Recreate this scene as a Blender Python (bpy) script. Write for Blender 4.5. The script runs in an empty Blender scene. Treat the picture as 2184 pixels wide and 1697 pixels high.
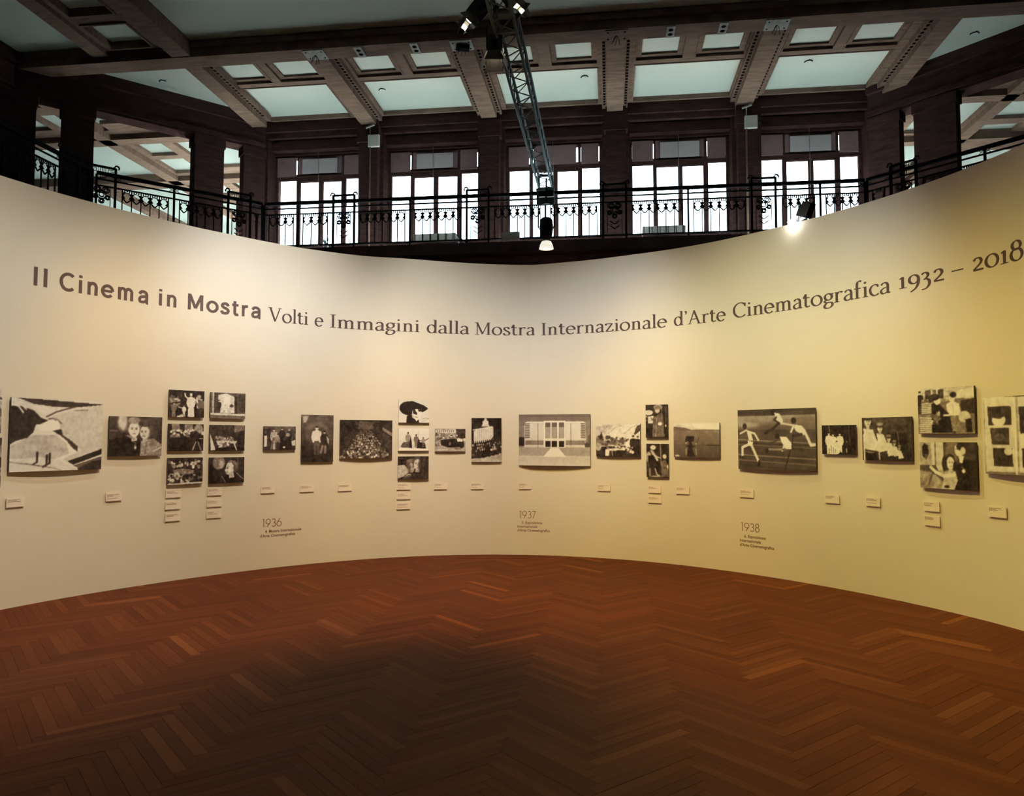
import bpy, math, random
import numpy as np
from mathutils import Vector, Matrix

scene = bpy.context.scene
random.seed(7)

# ------------------------------------------------------------------ camera
EYE = 1.6
F_PX, PITCH, ROLL, YAW = 1623.16, 0.0548296, 0.0008525, 0.1264457
cy_, sy_ = math.cos(YAW), math.sin(YAW)
right = Vector((cy_, sy_, 0)); fwd = Vector((-sy_, cy_, 0)); up = Vector((0, 0, 1))
Fv = fwd * math.cos(PITCH) + up * math.sin(PITCH)
Uv = up * math.cos(PITCH) - fwd * math.sin(PITCH)
Rv = right * math.cos(ROLL) + Uv * math.sin(ROLL)
Uv = Uv * math.cos(ROLL) - right * math.sin(ROLL)
cam_d = bpy.data.cameras.new('camera'); cam = bpy.data.objects.new('camera', cam_d)
scene.collection.objects.link(cam)
m3 = Matrix((Rv, Uv, -Fv)).transposed()
cam.matrix_world = Matrix.Translation((0, 0, EYE)) @ m3.to_4x4()
cam_d.sensor_fit = 'HORIZONTAL'; cam_d.sensor_width = 36.0
cam_d.lens = F_PX / 2184 * 36.0
cam_d.clip_start = 0.05; cam_d.clip_end = 300
scene.camera = cam

# ------------------------------------------------------------------ daylight, exposure
world = bpy.data.worlds.new('overcast_sky'); scene.world = world; world.use_nodes = True
bg = world.node_tree.nodes['Background']
bg.inputs[0].default_value = (0.74, 0.93, 0.91, 1)
bg.inputs[1].default_value = 10.0
# overcast sky over a darker ground
_nt = world.node_tree
_tc = _nt.nodes.new('ShaderNodeTexCoord'); _sx = _nt.nodes.new('ShaderNodeSeparateXYZ'); _rp = _nt.nodes.new('ShaderNodeValToRGB')
_mr = _nt.nodes.new('ShaderNodeMapRange'); _mr.inputs[1].default_value = -1.0; _mr.inputs[2].default_value = 1.0
_nt.links.new(_tc.outputs['Generated'], _sx.inputs[0]); _nt.links.new(_sx.outputs['Z'], _mr.inputs[0]); _nt.links.new(_mr.outputs[0], _rp.inputs[0])
_rp.color_ramp.elements[0].position = 0.44; _rp.color_ramp.elements[0].color = (0.085, 0.10, 0.09, 1)
_rp.color_ramp.elements[1].position = 0.52; _rp.color_ramp.elements[1].color = (0.70, 0.90, 1.0, 1)
_nt.links.new(_rp.outputs[0], bg.inputs[0])
# veiled sun behind the windows: it falls on the gallery floor and bounces up to the ceiling
sun_d = bpy.data.lights.new('sun', 'SUN'); sun_d.energy = 285.0; sun_d.angle = math.radians(6); sun_d.color = (0.86, 1.0, 0.95)
sun = bpy.data.objects.new('sun', sun_d); scene.collection.objects.link(sun)
sun.rotation_euler = (math.radians(-40), 0, math.radians(-4)); sun.location = (0, 40, 40)
vs = scene.view_settings
scene.display_settings.display_device = 'sRGB'
vs.view_transform = 'Standard'; vs.look = 'None'; vs.gamma = 1.0; vs.use_curve_mapping = False
vs.exposure = 0.0

# ------------------------------------------------------------------ small helpers
COL = scene.collection

def link(o, parent=None):
    COL.objects.link(o)
    if parent is not None:
        o.parent = parent
    return o

def tag(o, label=None, cat=None, group=None, kind=None):
    if label: o['label'] = label
    if cat: o['category'] = cat
    if group: o['group'] = group
    if kind: o['kind'] = kind
    return o

def empty(name, loc=(0, 0, 0), rz=0.0, parent=None):
    o = bpy.data.objects.new(name, None); o.empty_display_size = 0.1
    o.location = loc; o.rotation_euler = (0, 0, rz)
    return link(o, parent)

class MB:
    """collects boxes, bars, tubes and prisms for ONE mesh"""
    def __init__(s): s.v = []; s.f = []; s.sm = []
    def add(s, vs_, fs_, smooth=False):
        n = len(s.v); s.v += [tuple(x) for x in vs_]
        s.f += [tuple(i + n for i in f) for f in fs_]; s.sm += [smooth] * len(fs_)
        return s
    def box(s, x0, x1, y0, y1, z0, z1):
        v = [(x0, y0, z0), (x1, y0, z0), (x1, y1, z0), (x0, y1, z0), (x0, y0, z1), (x1, y0, z1), (x1, y1, z1), (x0, y1, z1)]
        return s.add(v, [(3, 2, 1, 0), (4, 5, 6, 7), (0, 1, 5, 4), (1, 2, 6, 5), (2, 3, 7, 6), (3, 0, 4, 7)])
    def obox(s, c, ax, ay, az, hx, hy, hz):
        c = Vector(c); ax = Vector(ax).normalized(); ay = Vector(ay).normalized(); az = Vector(az).normalized()
        v = []
        for k in (-1, 1):
            for (i, j) in ((-1, -1), (1, -1), (1, 1), (-1, 1)):
                v.append(c + ax * hx * i + ay * hy * j + az * hz * k)
        return s.add(v, [(3, 2, 1, 0), (4, 5, 6, 7), (0, 1, 5, 4), (1, 2, 6, 5), (2, 3, 7, 6), (3, 0, 4, 7)])
    def bar(s, a, b, w, d, upv=(0, 0, 1)):
        a = Vector(a); b = Vector(b); t = (b - a); L = t.length; t.normalize()
        u = Vector(upv)
        if abs(t.dot(u)) > 0.99: u = Vector((0, 1, 0)) if abs(t.y) < 0.9 else Vector((1, 0, 0))
        n = t.cross(u).normalized(); u = n.cross(t).normalized()
        return s.obox((a + b) / 2, t, n, u, L / 2, w / 2, d / 2)
    def tube(s, pts, r, n=8, closed=False):
        pts = [Vector(p) for p in pts]; N = len(pts); rings = []
        for i, p in enumerate(pts):
            a = pts[(i - 1) % N] if (closed or i > 0) else p
            b = pts[(i + 1) % N] if (closed or i < N - 1) else p
            t = (b - a).normalized()
            u = Vector((0, 0, 1)) if abs(t.z) < 0.9 else Vector((1, 0, 0))
            x = t.cross(u).normalized(); y = x.cross(t).normalized()
            rr = r[i] if isinstance(r, (list, tuple)) else r
            rings.append([p + (x * math.cos(2 * math.pi * k / n) + y * math.sin(2 * math.pi * k / n)) * rr for k in range(n)])
        v = [q for R in rings for q in R]; f = []
        M = N if closed else N - 1
        for i in range(M):
            j = (i + 1) % N
            for k in range(n):
                k2 = (k + 1) % n
                f.append((i * n + k, i * n + k2, j * n + k2, j * n + k))
        if not closed:
            f.append(tuple(range(n))[::-1]); f.append(tuple((N - 1) * n + k for k in range(n)))
        return s.add(v, f, True)
    def lathe(s, prof, n=20, o=(0, 0, 0)):
        v = []; f = []
        for (r, z) in prof:
            for k in range(n):
                a = 2 * math.pi * k / n; v.append((o[0] + r * math.cos(a), o[1] + r * math.sin(a), o[2] + z))
        for i in range(len(prof) - 1):
            for k in range(n):
                k2 = (k + 1) % n; f.append((i * n + k, i * n + k2, (i + 1) * n + k2, (i + 1) * n + k))
        return s.add(v, f, True)
    def prism(s, poly, y0, y1):
        """poly in (x,z); extruded in y"""
        n = len(poly)
        v = [(x, y0, z) for x, z in poly] + [(x, y1, z) for x, z in poly]
        f = [tuple(range(n)), tuple(range(2 * n - 1, n - 1, -1))]
        for i in range(n):
            j = (i + 1) % n; f.append((i, i + n, j + n, j))
        return s.add(v, f)
    def build(s, name, m=None, parent=None):
        me = bpy.data.meshes.new(name); me.from_pydata(s.v, [], s.f)
        me.polygons.foreach_set('use_smooth', s.sm)
        if m: me.materials.append(m)
        me.update()
        return link(bpy.data.objects.new(name, me), parent)

def inst(name, me, parent, loc=(0, 0, 0), rot=None):
    o = bpy.data.objects.new(name, me); o.location = loc
    if rot is not None: o.rotation_euler = rot
    return link(o, parent)

def struct(o):
    o['kind'] = 'structure'; return o

# ------------------------------------------------------------------ materials
def mat(name, col, rough=0.6, metal=0.0, var=0.0, scale=6.0, grain=None, bump=0.0, spec=0.5, emit=None):
    m = bpy.data.materials.new(name); m.use_nodes = True
    nt = m.node_tree; b = nt.nodes['Principled BSDF']
    b.inputs['Base Color'].default_value = (*col, 1); b.inputs['Roughness'].default_value = rough
    b.inputs['Metallic'].default_value = metal
    b.inputs['Specular IOR Level'].default_value = spec
    if emit:
        b.inputs['Emission Color'].default_value = (*emit[0], 1); b.inputs['Emission Strength'].default_value = emit[1]
    if var > 0:
        tc = nt.nodes.new('ShaderNodeTexCoord'); mp = nt.nodes.new('ShaderNodeMapping')
        nz = nt.nodes.new('ShaderNodeTexNoise'); rp = nt.nodes.new('ShaderNodeValToRGB')
        nt.links.new(tc.outputs['Object'], mp.inputs[0])
        if grain: mp.inputs['Scale'].default_value = grain
        nt.links.new(mp.outputs[0], nz.inputs['Vector'])
        nz.inputs['Scale'].default_value = scale; nz.inputs['Detail'].default_value = 5
        e = rp.color_ramp.elements
        e[0].position = 0.3; e[1].position = 0.7
        e[0].color = (*[c * (1 - var) for c in col], 1); e[1].color = (*[min(1, c * (1 + var)) for c in col], 1)
        nt.links.new(nz.outputs['Fac'], rp.inputs[0]); nt.links.new(rp.outputs[0], b.inputs['Base Color'])
        if bump > 0:
            bp = nt.nodes.new('ShaderNodeBump'); bp.inputs['Strength'].default_value = bump; bp.inputs['Distance'].default_value = 0.01
            nt.links.new(nz.outputs['Fac'], bp.inputs['Height']); nt.links.new(bp.outputs[0], b.inputs['Normal'])
    return m

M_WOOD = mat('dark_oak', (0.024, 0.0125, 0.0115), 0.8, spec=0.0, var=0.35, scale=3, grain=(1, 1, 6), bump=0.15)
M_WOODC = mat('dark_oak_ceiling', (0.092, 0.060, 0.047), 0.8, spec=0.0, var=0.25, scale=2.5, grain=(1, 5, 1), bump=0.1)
M_PLASTER = mat('pale_green_plaster', (0.80, 0.88, 0.80), 0.9, var=0.03, scale=1.2)
M_WALL = mat('cream_paint', (0.80, 0.745, 0.64), 0.9, spec=0.1, var=0.012, scale=2.0, bump=0.02)
M_IRON = mat('black_wrought_iron', (0.010, 0.0095, 0.011), 0.8, spec=0.0, metal=0.0, var=0.3, scale=20)
M_BLACK = mat('black_lamp_paint', (0.010, 0.009, 0.010), 0.6, var=0.2, scale=30, spec=0.15)
M_ALU = mat('worn_aluminium', (0.10, 0.125, 0.13), 0.75, metal=0.0, spec=0.1, var=0.2, scale=14)
M_WHITE = mat('white_sheet', (0.62, 0.62, 0.62), 0.7, var=0.05, scale=8)
M_METALPLATE = mat('grey_plate', (0.24, 0.23, 0.22), 0.8, spec=0.0, metal=0.0, var=0.2, scale=18)
M_INK = mat('brown_vinyl', (0.085, 0.05, 0.045), 0.6, var=0.05, scale=8)
M_INK2 = mat('grey_brown_vinyl', (0.12, 0.075, 0.07), 0.6, var=0.05, scale=8)
M_CARD = mat('caption_card', (0.88, 0.79, 0.70), 0.8, spec=0.1, var=0.03, scale=20)
M_CARDINK = mat('caption_ink', (0.30, 0.20, 0.14), 0.7, var=0.1, scale=40)
M_FLOORBASE = mat('parquet_underlay', (0.075, 0.026, 0.010), 0.7, var=0.2, scale=9)
M_BLIND = mat('brown_blind', (0.10, 0.055, 0.06), 0.8, var=0.15, scale=6)
M_BLINDP = mat('pale_blind', (0.42, 0.38, 0.40), 0.8, var=0.05, scale=6)
M_REFL = mat('warm_reflector', (0.9, 0.85, 0.7), 0.4, var=0.02, scale=6)
M_DARKHOLE = mat('dark_socket', (0.006, 0.004, 0.004), 0.9, var=0.2, scale=30, spec=0.0)
M_EDGE = mat('photo_board_edge', (0.10, 0.07, 0.06), 0.6, var=0.1, scale=20)
M_LEAF = mat('spiky_leaf', (0.10, 0.20, 0.17), 0.5, var=0.3, scale=20)

def m_glass():
    m = bpy.data.materials.new('clear_glass'); m.use_nodes = True; nt = m.node_tree
    nt.nodes.clear(); out = nt.nodes.new('ShaderNodeOutputMaterial')
    t = nt.nodes.new('ShaderNodeBsdfTransparent'); t.inputs[0].default_value = (0.96, 0.98, 1, 1)
    g = nt.nodes.new('ShaderNodeBsdfGlossy'); g.inputs['Roughness'].default_value = 0.02
    fr = nt.nodes.new('ShaderNodeFresnel'); fr.inputs[0].default_value = 1.3
    mx = nt.nodes.new('ShaderNodeMixShader')
    nt.links.new(fr.outputs[0], mx.inputs[0]); nt.links.new(t.outputs[0], mx.inputs[1]); nt.links.new(g.outputs[0], mx.inputs[2])
    nt.links.new(mx.outputs[0], out.inputs[0])
    return m
M_GLASS = m_glass()
M_FASCIA = mat('oak_gallery_front', (0.20, 0.105, 0.10), 0.8, spec=0.0, var=0.3, scale=3, grain=(1, 1, 6))
M_EDGEW = mat('oak_gallery_edge', (0.065, 0.045, 0.05), 0.8, spec=0.0, var=0.2, scale=3)
M_BOUNCE = mat('pale_bounce_floor', (0.86, 0.87, 0.85), 0.8, var=0.05, scale=2)  # unseen gallery floor, made pale to bounce daylight up to the ceiling

def m_parquet():
    m = bpy.data.materials.new('oiled_oak_parquet'); m.use_nodes = True; nt = m.node_tree
    b = nt.nodes['Principled BSDF']
    at = nt.nodes.new('ShaderNodeAttribute'); at.attribute_name = 'shade'; at.attribute_type = 'GEOMETRY'
    tc = nt.nodes.new('ShaderNodeTexCoord'); mp = nt.nodes.new('ShaderNodeMapping')
    mp.inputs['Scale'].default_value = (3, 45, 3)
    nz = nt.nodes.new('ShaderNodeTexNoise'); nz.inputs['Scale'].default_value = 1.6; nz.inputs['Detail'].default_value = 6
    nt.links.new(tc.outputs['UV'], mp.inputs[0]); nt.links.new(mp.outputs[0], nz.inputs['Vector'])
    rp = nt.nodes.new('ShaderNodeValToRGB'); e = rp.color_ramp.elements
    e[0].position = 0.0; e[0].color = (0.100, 0.0230, 0.0070, 1)
    e[1].position = 1.0; e[1].color = (0.235, 0.074, 0.024, 1)
    k = rp.color_ramp.elements.new(0.45); k.color = (0.130, 0.0315, 0.0095, 1)
    k = rp.color_ramp.elements.new(0.8); k.color = (0.165, 0.046, 0.015, 1)
    nt.links.new(at.outputs['Fac'], rp.inputs[0])
    mul = nt.nodes.new('ShaderNodeMix'); mul.data_type = 'RGBA'; mul.blend_type = 'MULTIPLY'
    mul.inputs[0].default_value = 0.5
    r2 = nt.nodes.new('ShaderNodeValToRGB'); r2.color_ramp.elements[0].position = 0.3; r2.color_ramp.elements[0].color = (0.66, 0.6, 0.56, 1)
    r2.color_ramp.elements[1].position = 0.65
    nt.links.new(nz.outputs['Fac'], r2.inputs[0])
    nt.links.new(rp.outputs[0], mul.inputs[6]); nt.links.new(r2.outputs[0], mul.inputs[7])
    nt.links.new(mul.outputs[2], b.inputs['Base Color'])
    b.inputs['Roughness'].default_value = 0.55; b.inputs['Specular IOR Level'].default_value = 0.05
    return m
M_PARQ = m_parquet()

def m_print():
    m = bpy.data.materials.new('silver_gelatin_print'); m.use_nodes = True; nt = m.node_tree
    b = nt.nodes['Principled BSDF']
    at = nt.nodes.new('ShaderNodeAttribute'); at.attribute_name = 'tone'; at.attribute_type = 'GEOMETRY'
    rp = nt.nodes.new('ShaderNodeValToRGB'); e = rp.color_ramp.elements
    e[0].color = (0.014, 0.007, 0.0065, 1); e[1].color = (0.93, 0.92, 0.88, 1)
    k = rp.color_ramp.elements.new(0.5); k.color = (0.27, 0.215, 0.19, 1)
    nt.links.new(at.outputs['Fac'], rp.inputs[0]); nt.links.new(rp.outputs[0], b.inputs['Base Color'])
    b.inputs['Roughness'].default_value = 0.5; b.inputs['Specular IOR Level'].default_value = 0.2
    return m
M_PRINT = m_print()

# ------------------------------------------------------------------ the curved exhibition wall
WC = (-1.1, 6.3); WH = 4.105
WP = [-0.0794, -0.0352, 0.4328, 0.1108, -0.4494, -0.0450, 4.3443]
WD = [(-.95, 0), (-.75, .03), (-.55, .0), (-.42, -.09), (-.357, -.09), (-.23, -.04), (-.108, .036), (0, .115), (.107, .044), (.265, -.014), (.345, -.03), (.6, 0)]
def wall_r(th, z):
    r = 0.0
    for c in WP: r = r * th + c
    d = 0.0
    for (a, b), (c2, e) in zip(WD, WD[1:]):
        if a <= th <= c2: d = b + (e - b) * (th - a) / (c2 - a)
    return r + d * z / WH
TH0, TH1, NTH = -1.56, 1.50, 306
def _xy(th, z):
    r = wall_r(th, z); return (WC[0] + r * math.sin(th), WC[1] + r * math.cos(th))
_ths = [TH0 + (TH1 - TH0) * i / NTH for i in range(NTH + 1)]
_b = [_xy(t, 0) for t in _ths]
_arc = [0.0]
for i in range(NTH): _arc.append(_arc[-1] + math.hypot(_b[i + 1][0] - _b[i][0], _b[i + 1][1] - _b[i][1]))
_z0 = float(np.interp(0.0, _ths, _arc)); _arc = [a - _z0 for a in _arc]
_tl = Vector((_b[0][0] - _b[3][0], _b[0][1] - _b[3][1])).normalized()
_tr = Vector((_b[-1][0] - _b[-4][0], _b[-1][1] - _b[-4][1])).normalized()
def wall_pt(u, z, off=0.0):
    """point on the wall face at arc length u and height z, moved off into the room"""
    if u < _arc[0]:
        x, y = _xy(TH0, z); k = _arc[0] - u; nx, ny = _tl.y, -_tl.x
        n = Vector((-_tl.y, _tl.x)); p = Vector((x, y)) + _tl * k
        if n.x < 0: n = -n
        return Vector((p.x + n.x * off, p.y + n.y * off, z))
    if u > _arc[-1]:
        x, y = _xy(TH1, z); k = u - _arc[-1]
        n = Vector((-_tr.y, _tr.x)); p = Vector((x, y)) + _tr * k
        if n.x > 0: n = -n
        return Vector((p.x + n.x * off, p.y + n.y * off, z))
    th = float(np.interp(u, _arc, _ths)); r = wall_r(th, z) - off
    return Vector((WC[0] + r * math.sin(th), WC[1] + r * math.cos(th), z))
# ================================================================== STRUCTURE
ZP, ZB = 9.76, 9.43          # plaster ceiling, underside of the deep beams
YW, YF = 18.7, 17.95         # window plane, face of the piers

# --- curved wall
us = [_arc[0] - 5.5 + i * 0.5 for i in range(11)] + _arc + [_arc[-1] + 0.5 + i * 0.5 for i in range(11)]
zs = [0, 0.8, 1.6, 2.4, 3.2, WH]
mb = MB(); nu = len(us)
vv = []
for off in (0.0, -0.14):
    for z in zs:
        for u in us: vv.append(wall_pt(u, z, off))
ff = []; nz = len(zs)
def vid(l, k, i): return (l * nz + k) * nu + i
for k in range(nz - 1):
    for i in range(nu - 1):
        ff.append((vid(0, k, i), vid(0, k, i + 1), vid(0, k + 1, i + 1), vid(0, k + 1, i)))
        ff.append((vid(1, k, i), vid(1, k + 1, i), vid(1, k + 1, i + 1), vid(1, k, i + 1)))
for i in range(nu - 1):
    ff.append((vid(0, nz - 1, i), vid(0, nz - 1, i + 1), vid(1, nz - 1, i + 1), vid(1, nz - 1, i)))
for i in (0, nu - 1):
    for k in range(nz - 1): ff.append((vid(0, k, i), vid(0, k + 1, i), vid(1, k + 1, i), vid(1, k, i)))
mb.add(vv, ff)
w = mb.build('wall_exhibition', M_WALL)
for pl in w.data.polygons: pl.use_smooth = False
struct(w)

# --- floor: underlay and herringbone parquet
fl = MB().box(-21, 16, -8.5, 30.5, -0.12, -0.012).build('floor', M_FLOORBASE); struct(fl)
L_, W_ = 0.70, 0.07; n_ = 10
def block_mesh(name, cells, shades):
    V = []; Fc = []; UV = []; SH = []
    for (cx, cy, ang, L), sh in zip(cells, shades):
        hl, hw = L / 2 - 0.0004, W_ / 2 - 0.0004; c, s = math.cos(ang), math.sin(ang)
        b = len(V); dz = random.uniform(-0.0006, 0.0004); ou, ov = random.random() * 20, random.random() * 20
        bev = 0.0009
        for (ex, ez) in ((0, -0.012), (0, -bev), (bev, 0)):
            for (i, j) in ((-1, -1), (1, -1), (1, 1), (-1, 1)):
                x = i * (hl - ex); y = j * (hw - ex)
                V.append((cx + x * c - y * s, cy + x * s + y * c, ez + dz))
        fs = [(b + 8, b + 9, b + 10, b + 11)]
        for r in (0, 4):
            for k in range(4):
                k2 = (k + 1) % 4; fs.append((b + r + k, b + r + k2, b + r + 4 + k2, b + r + 4 + k))
        for f in fs:
            Fc.append(f)
            for vi in f:
                q = (vi - b) % 4
                UV.append(((0, L, L, 0)[q] + ou, (0, 0, W_, W_)[q] + ov)); SH.append(sh)
    me = bpy.data.meshes.new(name); me.from_pydata(V, [], Fc)
    uvl = me.uv_layers.new(name='UVMap'); uvl.data.foreach_set('uv', [c for t in UV for c in t])
    a = me.attributes.new('shade', 'FLOAT', 'CORNER'); a.data.foreach_set('value', SH)
    me.materials.append(M_PARQ); me.update(); return me
cells = []
r45 = math.sqrt(0.5)
# herringbone: stairs of lying (H) and standing (V) blocks in a frame turned by 45 degrees
OX, OY = -0.06, 0.0
for strip in range(-14, 15):
    for k in range(-150, 190):
        for kind in (0, 1):
            ox = strip * n_; oy = -strip * n_
            if kind == 0: a = k + ox + n_ / 2; b = k + oy + 0.5; ang = 0
            else: a = k + ox + 0.5; b = k + oy + 1 + n_ / 2; ang = math.pi / 2
            a *= W_; b *= W_
            x = (a - b) * r45 + OX; y = (a + b) * r45 + OY
            if x < -6.2 or x > 5.2 or y < 1.2 or y > 11.4: continue
            th = math.atan2(x - WC[0], y - WC[1]); rr = math.hypot(x - WC[0], y - WC[1])
            if abs(th) < 1.5 and rr > wall_r(th, 0) + 0.30: continue
            if abs(th) >= 1.5 and (x < -6.5 or x > 4.3): continue
            cells.append((x, y, ang + math.pi / 4, L_))
def visible(c):
    v = Vector((c[0], c[1], -EYE)); d = v.dot(Fv)
    if d < 0.5: return 0
    px = abs(F_PX * v.dot(Rv) / d); py = -F_PX * v.dot(Uv) / d
    return px < 1092 + 120 and py < 848 + 100
vis = [c for c in cells if visible(c)]
vis.sort(key=lambda c: c[0] ** 2 + c[1] ** 2)
def shade():
    r = random.random()
    if r < 0.03: return random.uniform(0.85, 1.0)
    return max(0.0, min(0.8, random.gauss(0.42, 0.19)))
single = set()
for c in vis[:300]:
    single.add(id(c)); me = block_mesh('parquet_block', [(0, 0, 0, L_)], [shade()])
    inst('parquet_block', me, fl, (c[0], c[1], 0), (0, 0, c[2]))
rest = [c for c in cells if id(c) not in single]
ro = link(bpy.data.objects.new('parquet_field', block_mesh('parquet_field', rest, [shade() for _ in rest])), fl)
ro['kind'] = 'stuff'

# --- ceiling plaster and its timber grid
c = MB()
c.box(-20, 15, -8, 18.9, ZP, ZP + 0.15)
# outer ends of the two side galleries step back from the window wall
STEP = [(18.9, 20, -9.2, 6.45), (20, 22, -10.1, 7.05), (22, 24, -11.0, 7.7), (24, 27, -12.4, 8.65), (27, 30, -13.8, 9.6)]
for (a, b, xl, xr) in STEP: c.box(-20, xl, a, b, ZP, ZP + 0.15); c.box(xr, 15, a, b, ZP, ZP + 0.15)
CUTL = [(xl, -8.8, a, b) for (a, b, xl, xr) in STEP]; CUTR = [(6.3, xr, a, b) for (a, b, xl, xr) in STEP]
ceil = struct(c.build('ceiling', M_PLASTER))

def plate(x0, x1, y0, y1, z0, z1, holes):
    """board with rectangular holes"""
    xs = sorted({x0, x1, *[h[0] for h in holes], *[h[1] for h in holes]})
    ys = sorted({y0, y1, *[h[2] for h in holes], *[h[3] for h in holes]})
    xs = [x for x in xs if x0 <= x <= x1]; ys = [y for y in ys if y0 <= y <= y1]
    m = MB()
    for j in range(len(ys) - 1):
        run = None
        for i in range(len(xs) - 1):
            cx, cy = (xs[i] + xs[i + 1]) / 2, (ys[j] + ys[j + 1]) / 2
            solid = not any(h[0] < cx < h[1] and h[2] < cy < h[3] for h in holes)
            if solid and run is None: run = xs[i]
            if (not solid or i == len(xs) - 2) and run is not None:
                m.box(run, xs[i + 1] if solid else xs[i], ys[j], ys[j + 1], z0, z1); run = None
    return m
def ring(m, h, wdt, z0, z1):
    x0, x1, y0, y1 = h
    m.box(x0 - wdt, x1 + wdt, y0 - wdt, y0, z0, z1); m.box(x0 - wdt, x1 + wdt, y1, y1 + wdt, z0, z1)
    m.box(x0 - wdt, x0, y0, y1, z0, z1); m.box(x1, x1 + wdt, y0, y1, z0, z1)
BEAMX = [-8.65, -5.88, -2.85, 0.19, 3.19, 6.38]
ZF = ZP - 0.10
bays = [-7.44, -4.39, -1.32, 1.74, 4.78]
for i, bx in enumerate(bays):
    xl, xr = BEAMX[i] + 0.2, BEAMX[i + 1] - 0.2
    k = 0.988
    def side(a, b):   # the edge nearer the middle of the hall is hidden by the board's own thickness
        return (a * k if a > 0 else a, b * k if b < 0 else b)
    hw = 1.03 if i == 0 else 1.115
    a, b = side(bx - hw, bx + hw)
    h1 = (a, b, 16.22, 17.95)
    hs = []
    for s in (-1, 1):
        a, b = side(bx + s * 0.63 - 0.37, bx + s * 0.63 + 0.37)
        hs.append((a, b, 15.02, 15.88))
    outer = [(h[0] - 0.11, h[1] + 0.11, h[2] - 0.08, h[3] + 0.11) for h in hs]
    pm = plate(xl, xr, 14.77, 18.05, ZF + 0.01, ZP, [h1] + outer)
    for h, o_ in zip(hs, outer):      # stepped surround, recessed
        m2 = plate(o_[0], o_[1], o_[2], o_[3], ZF + 0.055, ZP, [h]); pm.add(m2.v, m2.f)
    ring(pm, h1, 0.03, ZF - 0.005, ZF + 0.01)
    for o_ in outer: ring(pm, o_, 0.025, ZF - 0.005, ZF + 0.01)
    cf = pm.build('coffer_frame', M_WOODC, ceil)
def dentils(x, s, y0, y1, parent):
    m = MB(); y = y0
    while y < y1:
        m.box(x + min(s * 0.03, s * 0.085), x + max(s * 0.03, s * 0.085), y, y + 0.065, ZB + 0.12, ZB + 0.14); y += 0.135
    d = m.build('dentil_row', M_DARKHOLE, parent); d['kind'] = 'stuff'
for i, x in enumerate(BEAMX):
    y0 = 14.69; y1 = 18.1 if 0 < i < 5 else 17.75
    m = MB().box(x - 0.19, x + 0.19, y0, y1, ZB, ZP)
    m.box(x - 0.30, x + 0.30, y0, y1, ZB + 0.13, ZP - 0.06)
    bo = m.build('ceiling_beam', M_WOODC, ceil)
    for s in (-1, 1): dentils(x + s * 0.19, s, 14.8, y1 - 0.3, bo)
m = MB().box(-20, 15, 14.25, 14.69, ZB, ZP)
m.box(-20, 15, 14.17, 14.25, ZB + 0.16, ZP - 0.05); m.box(-20, 15, 14.69, 14.78, ZP - 0.03, ZP)
m.build('ceiling_main_beam', M_WOODC, ceil)
# forward part of the hall
for x, wd in ((-8.65, 0.4), (-10.42, 0.34), (-12.55, 0.4), (9.9, 0.4)):
    m = MB().box(x - wd / 2, x + wd / 2, -8, 14.2, ZB if x in (-8.65,) else ZB + 0.1, ZP); m.build('ceiling_beam', M_WOODC, ceil)
hs = [(-10.10, -9.2, 13.2, 14.06), (-10.10, -9.2, 11.95, 12.84), (-10.10, -9.2, 10.6, 11.5)]
pm = plate(-10.25, -8.85, 9.0, 14.25, ZF - 0.04, ZP, hs)
for h in hs: ring(pm, h, 0.04, ZF - 0.07, ZF - 0.04)
pm.build('coffer_frame', M_WOODC, ceil)
# far galleries, left and right
def grid_left():
    m = MB()
    hs = [(-12.87, -12.07, 18.95, 19.83), (-12.98, -12.1, 20.1, 21.22), (-11.75, -10.95, 18.9, 20.93), (-11.0, -9.4, 18.9, 20.93),
          (-12.9, -12.1, 22.0, 23.4), (-11.75, -9.4, 22.03, 25.0), (-18.8, -13.55, 19.0, 21.9), (-18.8, -16.25, 22.5, 30), (-15.8, -13.7, 22.5, 30), (-13.3, -12.1, 24.2, 30), (-11.75, -9.4, 25.4, 30),
          (-14.0, -13.2, 16.0, 16.53), (-14.2, -12.9, 16.95, 18.0), (-15.6, -14.35, 17.15, 17.8), (-15.8, -13.9, 18.6, 18.75), (-13.0, -12.2, 16.6, 17.6), (-18.8, -14.5, 14.9, 16.0), (-18.8, -13.0, 8, 14.0), (-18.8, -13.0, 0, 7.5)] + CUTL
    p_ = plate(-20, -12.75, -8, 30, ZF, ZP, hs); m.add(p_.v, p_.f)
    p_ = plate(-12.75, -11.9, 15.1, 30, ZF, ZP, hs); m.add(p_.v, p_.f)
    p_ = plate(-11.9, -10.3, 16.9, 30, ZF, ZP, hs); m.add(p_.v, p_.f)
    p_ = plate(-10.3, -8.9, 18.3, 30, ZF, ZP, hs); m.add(p_.v, p_.f)
    m.build('coffer_frame', M_WOODC, ceil)
    for (x0, x1, y0, y1) in ((-20, -9.0, 18.25, 18.62), (-13.4, -13.05, 14.8, 24), (-20, -10.15, 21.45, 21.85), (-16.15, -15.85, 22, 30)):
        MB().box(x0, x1, y0, y1, ZB + 0.08, ZP).build('ceiling_beam', M_WOODC, ceil)
grid_left()
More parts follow.
